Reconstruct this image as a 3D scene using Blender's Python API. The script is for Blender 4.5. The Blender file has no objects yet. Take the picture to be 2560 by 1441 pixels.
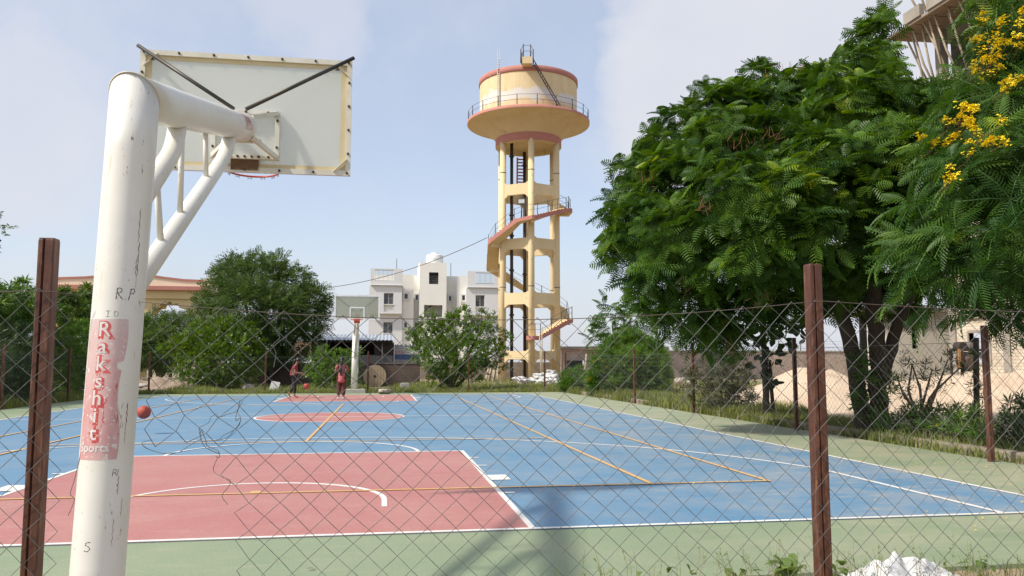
import bpy, bmesh, math, random
import numpy as np
from mathutils import Vector, Matrix
random.seed(7); RNG = np.random.default_rng(7)
sc = bpy.context.scene
COL = sc.collection
PI = math.pi

# ------------------------------------------------------------------ camera
CP = Vector((1.2427, -20.348, 1.2953)); YAW, PIT, FPX = 0.158109, 0.09382, 2015.1
CF = Vector((math.sin(YAW)*math.cos(PIT), math.cos(YAW)*math.cos(PIT), math.sin(PIT)))
CR = Vector((math.cos(YAW), -math.sin(YAW), 0)); CU = CR.cross(CF)
cam = bpy.data.cameras.new('camera'); camo = bpy.data.objects.new('camera', cam); COL.objects.link(camo)
cam.sensor_width = 36; cam.lens = 36*FPX/2560; cam.clip_start = .05; cam.clip_end = 6000
M = Matrix((CR, CU, -CF)).transposed().to_4x4(); M.translation = CP
camo.matrix_world = M; sc.camera = camo
def ray(px, py): return CF + CR*((px-1280)/FPX) - CU*((py-720.5)/FPX)
def at(px, py, D): return CP + ray(px, py)*D
def fy(px, py, Y):
    d = ray(px, py); return CP + d*((Y-CP.y)/d.y)
def fx(px, py, X):
    d = ray(px, py); return CP + d*((X-CP.x)/d.x)
def gnd(px, py, z=0):
    d = ray(px, py); return CP + d*((z-CP.z)/d.z)
def dist(p): return (Vector(p)-CP).dot(CF)

# ------------------------------------------------------------------ world and sun
TOSUN = Vector((-.88, -.30, 1)).normalized()
w = bpy.data.worlds.new('World'); sc.world = w; w.use_nodes = True
nt = w.node_tree; nt.nodes.clear(); L = nt.links
def N(t, **k):
    n = nt.nodes.new(t)
    for a, b in k.items(): setattr(n, a, b)
    return n
out = N('ShaderNodeOutputWorld'); bg = N('ShaderNodeBackground'); bg.inputs['Strength'].default_value = .15
sky = N('ShaderNodeTexSky', sky_type='NISHITA', sun_disc=False, sun_elevation=math.asin(TOSUN.z),
        sun_rotation=math.atan2(TOSUN.x, TOSUN.y) % (2*PI), air_density=1.0, dust_density=2.0, ozone_density=1.5, altitude=100)
tc = N('ShaderNodeTexCoord')
nz = N('ShaderNodeTexNoise'); nz.inputs['Scale'].default_value = 3.2; nz.inputs['Detail'].default_value = 7; nz.inputs['Roughness'].default_value = .58
L.new(tc.outputs['Generated'], nz.inputs['Vector'])
sub = N('ShaderNodeVectorMath', operation='SUBTRACT'); sub.inputs[1].default_value = (.5, .5, .5); L.new(nz.outputs['Color'], sub.inputs[0])
scl = N('ShaderNodeVectorMath', operation='SCALE'); scl.inputs['Scale'].default_value = .42; L.new(sub.outputs[0], scl.inputs[0])
add = N('ShaderNodeVectorMath', operation='ADD'); L.new(tc.outputs['Generated'], add.inputs[0]); L.new(scl.outputs[0], add.inputs[1])
nrm = N('ShaderNodeVectorMath', operation='NORMALIZE'); L.new(add.outputs[0], nrm.inputs[0])
prev = None
for px, py, a0, a1, amp in [(2060, 60, 20, 12.5, 1), (1800, 420, 11, 5, 1), (2300, 500, 15, 8, 1), (90, 390, 12, 3, .9), (330, 240, 7, 1.5, .6), (-500, 200, 16, 8, .9),
                            (770, 20, 9, 2, .75), (900, 560, 9, 2, .5), (500, 640, 12, 2, .4), (1560, 760, 10, 2, .55), (3300, 300, 25, 14, 1), (-1500, 300, 20, 8, .8),
                            (1200, -1300, 22, 8, .8), (3000, -1500, 24, 9, .9), (-900, -1200, 20, 7, .7)]:
    d = ray(px, py).normalized()
    dt = N('ShaderNodeVectorMath', operation='DOT_PRODUCT'); dt.inputs[1].default_value = d; L.new(nrm.outputs[0], dt.inputs[0])
    mr = N('ShaderNodeMapRange', interpolation_type='SMOOTHSTEP'); mr.inputs['From Min'].default_value = math.cos(math.radians(a0)); mr.inputs['From Max'].default_value = math.cos(math.radians(a1))
    mr.inputs['To Max'].default_value = amp; L.new(dt.outputs['Value'], mr.inputs['Value'])
    if prev is None: prev = mr.outputs[0]
    else:
        mx = N('ShaderNodeMath', operation='MAXIMUM'); L.new(prev, mx.inputs[0]); L.new(mr.outputs[0], mx.inputs[1]); prev = mx.outputs[0]
# general thin veil from free noise everywhere
n2 = N('ShaderNodeTexNoise'); n2.inputs['Scale'].default_value = 2.3; n2.inputs['Detail'].default_value = 6; n2.inputs['Roughness'].default_value = .6; L.new(tc.outputs['Generated'], n2.inputs['Vector'])
m2 = N('ShaderNodeMapRange', interpolation_type='SMOOTHSTEP'); m2.inputs['From Min'].default_value = .45; m2.inputs['From Max'].default_value = .75; m2.inputs['To Min'].default_value = .46; m2.inputs['To Max'].default_value = .82
L.new(n2.outputs['Fac'], m2.inputs['Value'])
mx = N('ShaderNodeMath', operation='MAXIMUM'); L.new(prev, mx.inputs[0]); L.new(m2.outputs[0], mx.inputs[1])
# soft shading inside the clouds
n3 = N('ShaderNodeTexNoise'); n3.inputs['Scale'].default_value = 5; n3.inputs['Detail'].default_value = 5; L.new(tc.outputs['Generated'], n3.inputs['Vector'])
cr = N('ShaderNodeMix', data_type='RGBA'); cr.inputs['A'].default_value = (3.15, 3.3, 3.75, 1); cr.inputs['B'].default_value = (3.95, 4.02, 4.3, 1); L.new(n3.outputs['Fac'], cr.inputs['Factor'])
mix = N('ShaderNodeMix', data_type='RGBA'); sz = N('ShaderNodeSeparateXYZ'); L.new(tc.outputs['Generated'], sz.inputs[0])
hz = N('ShaderNodeMapRange', interpolation_type='SMOOTHSTEP'); hz.inputs['From Min'].default_value = .34; hz.inputs['From Max'].default_value = 0.; hz.inputs['To Min'].default_value = 0; hz.inputs['To Max'].default_value = .85; L.new(sz.outputs['Z'], hz.inputs['Value'])
mh = N('ShaderNodeMath', operation='MAXIMUM'); L.new(mx.outputs[0], mh.inputs[0]); L.new(hz.outputs[0], mh.inputs[1]); L.new(mh.outputs[0], mix.inputs['Factor']); L.new(sky.outputs[0], mix.inputs['A']); L.new(cr.outputs['Result'], mix.inputs['B'])
L.new(mix.outputs['Result'], bg.inputs['Color']); L.new(bg.outputs[0], out.inputs['Surface'])
sun = bpy.data.lights.new('sun', 'SUN'); sun.energy = 3.3; sun.angle = math.radians(2.6); sun.color = (1, .94, .84)
suno = bpy.data.objects.new('sun', sun); COL.objects.link(suno); suno.rotation_euler = (-TOSUN).to_track_quat('-Z', 'Y').to_euler(); suno.location = (-30, -10, 40)
vs = sc.view_settings; vs.view_transform = 'Standard'; vs.look = 'None'; vs.exposure = 0.47; vs.gamma = 1; vs.use_curve_mapping = False
sc.render.engine = 'CYCLES'; sc.cycles.use_denoising = True; sc.cycles.max_bounces = 6; sc.cycles.diffuse_bounces = 3; sc.cycles.transparent_max_bounces = 8
sc.cycles.caustics_reflective = False; sc.cycles.caustics_refractive = False

# ------------------------------------------------------------------ materials
def _m(name):
    m = bpy.data.materials.new(name); m.use_nodes = True; t = m.node_tree
    return m, t, t.nodes['Principled BSDF']
def _n(t, ty, **k):
    n = t.nodes.new(ty)
    for a, b in k.items():
        if a[0] == '_': n.inputs[a[1:]].default_value = b
        else: setattr(n, a, b)
    return n
def _noise(t, scale, detail=5, rough=.6, vec=None):
    n = _n(t, 'ShaderNodeTexNoise', _Scale=scale, _Detail=detail, _Roughness=rough)
    if vec is not None: t.links.new(vec, n.inputs['Vector'])
    return n
def _ramp(t, fac, lo, hi, a=0., b=1.):
    r = _n(t, 'ShaderNodeMapRange'); r.inputs['From Min'].default_value = lo; r.inputs['From Max'].default_value = hi
    r.inputs['To Min'].default_value = a; r.inputs['To Max'].default_value = b; t.links.new(fac, r.inputs['Value']); return r.outputs[0]
def _mix(t, fac, a, b):
    m = _n(t, 'ShaderNodeMix', data_type='RGBA')
    t.links.new(fac, m.inputs['Factor'])
    for s, v in (('A', a), ('B', b)):
        if isinstance(v, tuple): m.inputs[s].default_value = (*v, 1)
        else: t.links.new(v, m.inputs[s])
    return m.outputs['Result']
def mat(name, c, c2=None, rough=.7, scale=3., spots=None, bump=.0, bscale=40, metal=0., stretch=None, sthr=(.6, .68), sscale=6, spec=.5):
    """base colour c drifting to c2 over noise, spots = third colour in blotches, fine bump"""
    m, t, b = _m(name)
    b.inputs['Roughness'].default_value = rough; b.inputs['Metallic'].default_value = metal; b.inputs['Specular IOR Level'].default_value = spec
    g = _n(t, 'ShaderNodeNewGeometry'); vec = g.outputs['Position']
    if stretch:
        mp = _n(t, 'ShaderNodeVectorMath', operation='MULTIPLY'); mp.inputs[1].default_value = stretch; t.links.new(vec, mp.inputs[0]); vec = mp.outputs[0]
    c2 = c2 or tuple(x*.82 for x in c)
    n1 = _noise(t, scale, 6, .62, vec)
    col = _mix(t, _ramp(t, n1.outputs['Fac'], .35, .68), c, c2)
    if spots:
        n2 = _noise(t, sscale, 8, .65, vec); col = _mix(t, _ramp(t, n2.outputs['Fac'], *sthr), col, spots)
    t.links.new(col, b.inputs['Base Color'])
    if bump:
        n3 = _noise(t, bscale, 4, .6, vec); bp = _n(t, 'ShaderNodeBump', _Strength=bump, _Distance=.02); t.links.new(n3.outputs['Fac'], bp.inputs['Height']); t.links.new(bp.outputs[0], b.inputs['Normal'])
    return m
def leafmat(name, dark, light, tip, rough=.45, trans=.3, spec=.4):
    m, t, b = _m(name); o = t.nodes['Material Output']
    at_ = _n(t, 'ShaderNodeAttribute', attribute_name='v'); g = _n(t, 'ShaderNodeNewGeometry')
    n1 = _noise(t, 1.3, 3, .5, g.outputs['Position'])
    a = _n(t, 'ShaderNodeMath', operation='MULTIPLY_ADD'); a.inputs[1].default_value = .7; t.links.new(at_.outputs['Fac'], a.inputs[0])
    b2 = _ramp(t, n1.outputs['Fac'], .3, .7, -.15, .35); t.links.new(b2, a.inputs[2])
    col = _mix(t, _ramp(t, a.outputs[0], .1, .75), dark, light)
    col = _mix(t, _ramp(t, a.outputs[0], .8, 1.0), col, tip)
    t.links.new(col, b.inputs['Base Color']); b.inputs['Roughness'].default_value = rough; b.inputs['Specular IOR Level'].default_value = spec
    tr = _n(t, 'ShaderNodeBsdfTranslucent'); hs = _n(t, 'ShaderNodeHueSaturation', _Saturation=1.15, _Value=1.4); hs.inputs['Hue'].default_value = .485
    t.links.new(col, hs.inputs['Color']); t.links.new(hs.outputs[0], tr.inputs['Color'])
    ms = _n(t, 'ShaderNodeMixShader'); ms.inputs[0].default_value = trans
    t.links.new(b.outputs[0], ms.inputs[1]); t.links.new(tr.outputs[0], ms.inputs[2]); t.links.new(ms.outputs[0], o.inputs['Surface'])
    return m
def brickmat(name, c1, c2, mort, bw, bh, axis='XZ', bump=.5):
    m, t, b = _m(name); g = _n(t, 'ShaderNodeNewGeometry'); s = _n(t, 'ShaderNodeSeparateXYZ'); t.links.new(g.outputs['Position'], s.inputs[0])
    c = _n(t, 'ShaderNodeCombineXYZ'); t.links.new(s.outputs[axis[0]], c.inputs[0]); t.links.new(s.outputs[axis[1]], c.inputs[1])
    nz_ = _noise(t, 9, 3, .5, g.outputs['Position']); ad = _n(t, 'ShaderNodeVectorMath', operation='MULTIPLY_ADD'); ad.inputs[1].default_value = (.05, .05, 0)
    t.links.new(nz_.outputs['Color'], ad.inputs[0]); t.links.new(c.outputs[0], ad.inputs[2])
    br = _n(t, 'ShaderNodeTexBrick', _Scale=1.0); br.inputs['Brick Width'].default_value = bw; br.inputs['Row Height'].default_value = bh; br.inputs['Mortar Size'].default_value = .016
    br.inputs['Color1'].default_value = (*c1, 1); br.inputs['Color2'].default_value = (*c2, 1); br.inputs['Mortar'].default_value = (*mort, 1)
    t.links.new(ad.outputs[0], br.inputs['Vector'])
    n = _noise(t, .8, 5, .6, g.outputs['Position']); hs = _n(t, 'ShaderNodeHueSaturation'); t.links.new(_ramp(t, n.outputs['Fac'], .3, .7, .75, 1.2), hs.inputs['Value']); t.links.new(br.outputs['Color'], hs.inputs['Color'])
    t.links.new(hs.outputs[0], b.inputs['Base Color']); b.inputs['Roughness'].default_value = .9
    iv = _n(t, 'ShaderNodeMath', operation='SUBTRACT'); iv.inputs[0].default_value = 1; t.links.new(br.outputs['Fac'], iv.inputs[1])
    bp = _n(t, 'ShaderNodeBump', _Strength=bump, _Distance=.03); t.links.new(iv.outputs[0], bp.inputs['Height']); t.links.new(bp.outputs[0], b.inputs['Normal'])
    return m

# ------------------------------------------------------------------ mesh helpers
class MB:
    def __init__(s): s.v = []; s.f = []; s.sm = []
    def face(s, pts, smooth=False):
        k = len(s.v); s.v += [tuple(p) for p in pts]; s.f.append(tuple(range(k, k+len(pts)))); s.sm.append(smooth)
    def box(s, a, b, mat4=None):
        (x0, y0, z0), (x1, y1, z1) = a, b
        P = [Vector(p) for p in ((x0,y0,z0),(x1,y0,z0),(x1,y1,z0),(x0,y1,z0),(x0,y0,z1),(x1,y0,z1),(x1,y1,z1),(x0,y1,z1))]
        if mat4 is not None: P = [mat4 @ p for p in P]
        k = len(s.v); s.v += [tuple(p) for p in P]
        for q in ((0,3,2,1),(4,5,6,7),(0,1,5,4),(1,2,6,5),(2,3,7,6),(3,0,4,7)): s.f.append(tuple(k+i for i in q)); s.sm.append(False)
        return s
    def loft(s, rings, close=True, cap=True, smooth=True):
        k = len(s.v); n = len(rings[0])
        for r in rings: s.v += [tuple(p) for p in r]
        for i in range(len(rings)-1):
            for j in range(n if close else n-1):
                a = k+i*n+j; b = k+i*n+(j+1) % n
                s.f.append((a, b, b+n, a+n)); s.sm.append(smooth)
        if cap:
            s.f.append(tuple(k+j for j in range(n))[::-1]); s.sm.append(False)
            s.f.append(tuple(k+(len(rings)-1)*n+j for j in range(n))); s.sm.append(False)
        return s
    def tube(s, pts, rad, n=8, cap=True):
        pts = [Vector(p) for p in pts]; m = len(pts)
        if not isinstance(rad, (list, tuple)): rad = [rad]*m
        rings = []; ref = None
        for i, p in enumerate(pts):
            t = (pts[min(i+1, m-1)]-pts[max(i-1, 0)]).normalized()
            if ref is None: ref = Vector((0, 0, 1)) if abs(t.z) < .9 else Vector((1, 0, 0))
            a = t.cross(ref)
            if a.length < 1e-4: a = t.orthogonal()
            a.normalize(); b = a.cross(t).normalized(); ref = b
            rings.append([p+a*(rad[i]*math.cos(2*PI*j/n))+b*(rad[i]*math.sin(2*PI*j/n)) for j in range(n)])
        return s.loft(rings, True, cap, n > 4)
    def bar(s, a, b, w_, h_, up=(0, 0, 1)):
        a, b = Vector(a), Vector(b); t = (b-a).normalized(); u = Vector(up); x = t.cross(u)
        if x.length < 1e-3: x = t.orthogonal()
        x.normalize(); y = x.cross(t)
        R = lambda p: [p+x*(w_/2*i)+y*(h_/2*j) for i, j in ((-1,-1),(1,-1),(1,1),(-1,1))]
        return s.loft([R(a), R(b)], True, True, False)
    def lathe(s, prof, c, n=32, cap=False, flip=False):
        rings = [[(c[0]+r*math.cos(2*PI*j/n), c[1]+r*math.sin(2*PI*j/n), z) for j in range(n)] for r, z in prof]
        return s.loft(rings, True, cap, True)
    def poly(s, pts2, z0, z1, f=lambda x, y, z: (x, y, z)):
        """prism over a 2-D outline"""
        b = [f(x, y, z0) for x, y in pts2]; t = [f(x, y, z1) for x, y in pts2]
        return s.loft([b, t], True, True, False)
    def grid(s, fn, nu, nv, smooth=True):
        k = len(s.v)
        for i in range(nu+1):
            for j in range(nv+1): s.v.append(tuple(fn(i/nu, j/nv)))
        for i in range(nu):
            for j in range(nv):
                a = k+i*(nv+1)+j; s.f.append((a, a+nv+1, a+nv+2, a+1)); s.sm.append(smooth)
        return s
    def build(s, name, m, parent=None, origin=None, bevel=0):
        me = bpy.data.meshes.new(name)
        o_ = Vector(origin) if origin is not None else Vector((0, 0, 0))
        me.from_pydata([tuple(Vector(p)-o_) for p in s.v], [], s.f); me.polygons.foreach_set('use_smooth', s.sm); me.update()
        if m: me.materials.append(m)
        return link(name, me, parent, o_, bevel)
def link(name, me, parent=None, loc=None, bevel=0):
    o = bpy.data.objects.new(name, me); COL.objects.link(o)
    if parent is not None:
        o.parent = parent; pw = world(parent)
        o.matrix_parent_inverse = pw.inverted()
    if loc is not None: o.location = loc
    if bevel:
        md = o.modifiers.new('bevel', 'BEVEL'); md.width = bevel; md.segments = 2; md.limit_method = 'ANGLE'; md.angle_limit = .7
    return o
def world(o):
    return o.matrix_basis if o.parent is None else world(o.parent) @ o.matrix_parent_inverse @ o.matrix_basis
def tag(o, label=None, cat=None, group=None, kind=None):
    if label: o['label'] = label
    if cat: o['category'] = cat
    if group: o['group'] = group
    if kind: o['kind'] = kind
    return o
def thing(name, label, cat, loc, group=None):
    o = bpy.data.objects.new(name, None); o.empty_display_size = .2; COL.objects.link(o); o.location = loc
    return tag(o, label, cat, group)
def lettering(txt, size, fn, m, parent, name='lettering', offset=.0, align='CENTER', shear=0.):
    """flat text mesh whose (x, y) goes through fn to a world point"""
    cu = bpy.data.curves.new('t', 'FONT'); cu.body = txt; cu.size = size; cu.align_x = align; cu.align_y = 'CENTER'; cu.offset = offset; cu.shear = shear; cu.resolution_u = 3
    ob = bpy.data.objects.new('t', cu); COL.objects.link(ob); dg = bpy.context.evaluated_depsgraph_get()
    me = bpy.data.meshes.new_from_object(ob.evaluated_get(dg)); bpy.data.objects.remove(ob); bpy.data.curves.remove(cu)
    bm = bmesh.new(); bm.from_mesh(me); bmesh.ops.triangulate(bm, faces=bm.faces[:]); bmesh.ops.subdivide_edges(bm, edges=[e for e in bm.edges if e.calc_length() > size*.25], cuts=2)
    for v in bm.verts: v.co = Vector(fn(v.co.x, v.co.y))
    bm.to_mesh(me); bm.free(); me.materials.clear(); me.materials.append(m)
    return link(name, me, parent)

# ------------------------------------------------------------------ foliage helpers
def npmesh(name, V, F, m, attr=None, smooth=False):
    me = bpy.data.meshes.new(name); nf, k = F.shape
    me.vertices.add(len(V)); me.vertices.foreach_set('co', np.ascontiguousarray(V, np.float32).ravel())
    me.loops.add(nf*k); me.loops.foreach_set('vertex_index', np.ascontiguousarray(F, np.int32).ravel())
    me.polygons.add(nf); me.polygons.foreach_set('loop_start', np.arange(0, nf*k, k, dtype=np.int32))
    if smooth: me.polygons.foreach_set('use_smooth', np.ones(nf, bool))
    if attr is not None:
        a = me.attributes.new('v', 'FLOAT', 'POINT'); a.data.foreach_set('value', np.ascontiguousarray(attr, np.float32))
    me.update(calc_edges=True)
    if m: me.materials.append(m)
    return me
def frond_t(L_=.44, pairs=10, lmax=.125, wd=.03, droop=.3, pd=.25, ang=.35):
    V = []; F = []
    P = lambda t: np.array([0, L_*t*(1-.12*t), -droop*L_*t*t])
    for i in range(pairs):
        t = .16+.84*i/(pairs-1); p = P(t); l = lmax*math.sin(PI*(.22+.66*(i/(pairs-1))))
        for s in (-1, 1):
            d = np.array([s*math.cos(ang), math.sin(ang), 0]); q = p+d*l+np.array([0, 0, -pd*l]); mdl = p+d*l*.55+np.array([0, 0, -pd*l*.25])
            h = np.array([0, wd/2, 0]); k = len(V)
            V += [p-h*.6, p+h*.6, mdl+h, mdl-h, q+h*.35, q-h*.35]
            F += [(k, k+1, k+2, k+3), (k+3, k+2, k+4, k+5)] if s > 0 else [(k, k+3, k+2, k+1), (k+3, k+5, k+4, k+2)]
    k = len(V); r = .006
    for t in (0, .5, 1): V += [P(t)+[-r, 0, .002], P(t)+[r, 0, .002]]
    F += [(k, k+1, k+3, k+2), (k+2, k+3, k+5, k+4)]
    return np.array(V), np.array(F)
def sprig_t(n=8, L_=.3, ll=.09, lw=.035, droop=.25, ang=.6, spread=.5, seed=0):
    """a twig with leaflets left and right"""
    r = np.random.default_rng(seed); V = []; F = []
    for i in range(n):
        t = .2+.8*(i+.5)/n; p = np.array([0, L_*t, -droop*L_*t*t]); s = 1 if i % 2 else -1
        d = np.array([s*math.cos(ang), math.sin(ang), r.uniform(-spread, spread)]); d /= np.linalg.norm(d)
        nn = np.cross(d, [r.uniform(-.3, .3), r.uniform(-.3, .3), 1]); nn /= np.linalg.norm(nn); l = ll*r.uniform(.8, 1.2)
        k = len(V); V += [p, p+d*l*.5+nn*lw/2, p+d*l, p+d*l*.5-nn*lw/2]; F.append((k, k+1, k+2, k+3))
    return np.array(V), np.array(F)
def whorl_t(n=9, ll=.16, lw=.022, el=.5, seed=0):
    r = np.random.default_rng(seed); V = []; F = []
    for i in range(n):
        a = 2*PI*i/n*1.62; e = el+r.uniform(-.4, .4); d = np.array([math.cos(a)*math.cos(e), math.sin(e), math.sin(a)*math.cos(e)])
        p = np.array([0, r.uniform(-.06, .04), 0]); nn = np.cross(d, [0, 1, 0]); nn /= np.linalg.norm(nn)+1e-9; l = ll*r.uniform(.75, 1.2)
        k = len(V); V += [p, p+d*l*.45+nn*lw/2, p+d*l-[0, .1*l, 0], p+d*l*.45-nn*lw/2]; F.append((k, k+1, k+2, k+3))
    return np.array(V), np.array(F)
def unit(a): return a/(np.linalg.norm(a, axis=-1, keepdims=True)+1e-9)
def frames(d, n):
    d = unit(d); n = n-(n*d).sum(-1, keepdims=True)*d; n = unit(n); x = np.cross(d, n)
    return np.stack([x, d, n], -1)         # columns
def scatter(temps, pos, R, scale, v, rng=RNG):
    Vs = []; Fs = []; As = []; off = 0; pick = rng.integers(0, len(temps), len(pos))
    for ti, (tv, tf) in enumerate(temps):
        ix = np.where(pick == ti)[0]
        if not len(ix): continue
        W = np.einsum('nij,kj->nki', R[ix], tv)*scale[ix][:, None, None]+pos[ix][:, None, :]
        k = len(tv); Vs.append(W.reshape(-1, 3)); As.append(np.repeat(v[ix], k))
        Fs.append((tf[None]+(np.arange(len(ix))*k)[:, None, None]).reshape(-1, tf.shape[1])+off); off += k*len(ix)
    return np.concatenate(Vs), np.concatenate(Fs), np.concatenate(As), pick
def blobpts(blobs, dens, rng=RNG, fill=.25, squash=.9, cullback=True):
    """points on the outer shells of overlapping blobs [(centre, radius)]"""
    C = np.array([tuple(b[0]) for b in blobs]); Rr = np.array([b[1] for b in blobs]); P = []; Nn = []
    for c, r in zip(C, Rr):
        n = max(6, int(4*PI*r*r*dens)); d = unit(rng.normal(size=(n, 3))); rr = r*np.where(rng.random(n) < .16, rng.uniform(1.05, 1.3, n), rng.uniform(.72, 1.05, n))
        inn = rng.random(n) < fill; rr[inn] *= rng.uniform(.35, .8, inn.sum())
        p = c+d*rr[:, None]*[1, 1, squash]; keep = np.ones(n, bool)
        dd = np.linalg.norm(p[:, None]-C[None], axis=-1)/Rr[None]; 
        self_ = np.argmin(np.linalg.norm(C-c, axis=1)); dd[:, self_] = 9
        keep &= (dd.min(1) > .72) | (rng.random(n) < .15)
        if cullback:
            away = (d @ np.array(CF)) > .45; keep &= ~away | (rng.random(n) < .45)
        P.append(p[keep]); Nn.append(d[keep])
    return np.concatenate(P), np.concatenate(Nn)
def clump(name, parent, temps, blobs, dens, m, per=1, up=.35, jit=.5, smin=.8, smax=1.2, rng=RNG, fill=.25, kind='stuff', thr=None, vlo=0., vhi=1., face_up=.7):
    P, D = blobpts(blobs, dens, rng, fill)
    if per > 1: P = np.repeat(P, per, 0)+rng.normal(size=(len(P)*per, 3))*.06; D = np.repeat(D, per, 0)
    d = unit(D+[0, 0, up]+rng.normal(size=D.shape)*jit); n = unit(np.tile([0, 0, 1.], (len(d), 1))*face_up+D*.4+rng.normal(size=D.shape)*.35)
    V, F, A, _ = scatter(temps, P, frames(d, n), rng.uniform(smin, smax, len(P)), np.clip(rng.beta(1.6, 2.2, len(P))*(vhi-vlo)+vlo, 0, 1), rng)
    o = link(name, npmesh(name, V, F, m, A), parent)
    if kind: o['kind'] = kind
    return o, P
def pxblobs(lst, D0, jitter=.0, rng=random):
    out_ = []
    for b in lst:
        D = b[3] if len(b) > 3 else D0+rng.uniform(-jitter, jitter); out_.append((at(b[0], b[1], D), b[2]*D/FPX))
    return out_
def trunk_mesh(parent, paths, m, n=7, name='trunk'):
    mb = MB()
    for pts, rad in paths:
        P = [Vector(p) for p in pts]; Q = []; R_ = []
        for i in range(len(P)-1):
            for k in range(4):
                t = k/4; Q.append(P[i].lerp(P[i+1], t)+Vector((random.uniform(-1, 1), random.uniform(-1, 1), 0))*(rad[i]*.18 if (i or k) else 0)); R_.append(rad[i]*(1-t)+rad[i+1]*t)
        Q.append(P[-1]); R_.append(rad[-1]); mb.tube(Q, R_, n)
    return mb.build(name, m, parent)
# ================================================================== THE SETTING
M_dirt = mat('dirt', (.34, .25, .16), (.25, .19, .11), .95, .5, (.13, .15, .05), .4, 25, sthr=(.5, .62), sscale=.35)
M_sand = mat('sand', (.60, .475, .35), (.53, .40, .28), .95, .8, (.45, .34, .23), .5, 30, sscale=2.5)
def courtmat(name, c, c2, dust):
    m, t, b = _m(name); g = _n(t, 'ShaderNodeNewGeometry'); P = g.outputs['Position']
    col = _mix(t, _ramp(t, _noise(t, .45, 5, .6, P).outputs['Fac'], .32, .7), c, c2)
    st = _n(t, 'ShaderNodeVectorMath', operation='MULTIPLY'); st.inputs[1].default_value = (1.0, 3.2, 1); t.links.new(P, st.inputs[0])
    d1 = _ramp(t, _noise(t, 2.6, 8, .7, st.outputs[0]).outputs['Fac'], .53, .70, 0, .8)          # scuffed pale streaks
    d2 = _ramp(t, _noise(t, .22, 4, .6, P).outputs['Fac'], .34, .6)                              # where the dust lies
    s = _n(t, 'ShaderNodeSeparateXYZ'); t.links.new(P, s.inputs[0])
    corner = _ramp(t, s.outputs['X'], 2.0, 8.5, .5, 1.7)
    k = _n(t, 'ShaderNodeMath', operation='MULTIPLY'); t.links.new(d1, k.inputs[0]); t.links.new(d2, k.inputs[1])
    k2 = _n(t, 'ShaderNodeMath', operation='MULTIPLY', use_clamp=True); t.links.new(k.outputs[0], k2.inputs[0]); t.links.new(corner, k2.inputs[1])
    col = _mix(t, k2.outputs[0], col, dust)
    d3 = _ramp(t, _noise(t, 1.1, 7, .68, P).outputs['Fac'], .40, .75, 0, .5); k3 = _n(t, 'ShaderNodeMath', operation='MULTIPLY', use_clamp=True); t.links.new(d3, k3.inputs[0]); t.links.new(corner, k3.inputs[1])
    col = _mix(t, k3.outputs[0], col, dust)
    fl = _ramp(t, _noise(t, 55, 3, .5, P).outputs['Fac'], .3, .7, .9, 1.1); hs = _n(t, 'ShaderNodeHueSaturation'); t.links.new(fl, hs.inputs['Value']); t.links.new(col, hs.inputs['Color'])
    t.links.new(hs.outputs[0], b.inputs['Base Color']); 
    dk = _ramp(t, _noise(t, .7, 6, .7, P).outputs['Fac'], .56, .78, 1.0, .76); h2 = _n(t, 'ShaderNodeHueSaturation', _Saturation=.95); t.links.new(dk, h2.inputs['Value']); t.links.new(hs.outputs[0], h2.inputs['Color']); t.links.new(h2.outputs[0], b.inputs['Base Color'])
    b.inputs['Roughness'].default_value = .62; b.inputs['Specular IOR Level'].default_value = .35
    bp = _n(t, 'ShaderNodeBump', _Strength=.12, _Distance=.004); t.links.new(_noise(t, 160, 3, .6, P).outputs['Fac'], bp.inputs['Height']); t.links.new(bp.outputs[0], b.inputs['Normal'])
    return m
M_green = courtmat('court_green', (.205, .27, .155), (.235, .29, .172), (.42, .37, .26))
M_blue = courtmat('court_blue', (.088, .215, .345), (.112, .235, .355), (.38, .35, .31))
M_red = courtmat('court_red', (.39, .14, .125), (.42, .165, .145), (.50, .36, .28))
M_white = courtmat('line_white', (.74, .73, .69), (.68, .66, .62), (.55, .48, .40))
M_orange = courtmat('line_orange', (.62, .34, .09), (.58, .36, .14), (.58, .47, .33))

def ground_z(x, y): return -.03+.05*math.sin(x*.37+1)*math.sin(y*.29)*(1 if abs(x) > 11 or y > 18.5 or y < -17.5 else 0)
mb = MB()
xs = [-3000, -600, -150, -70]+[-60+2*i for i in range(61)]+[70, 150, 600, 3000]; ys = [-3000, -400, -80]+[-40+2*i for i in range(71)]+[140, 300, 900, 4000]
k = len(xs)
for y in ys:
    for x in xs: mb.v.append((x, y, ground_z(x, y) if abs(x) < 60 and -40 < y < 100 else -.05))
for j in range(len(ys)-1):
    for i in range(k-1): mb.f.append((j*k+i, j*k+i+1, (j+1)*k+i+1, (j+1)*k+i)); mb.sm.append(True)
tag(mb.build('ground', M_dirt), kind='structure')

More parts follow.
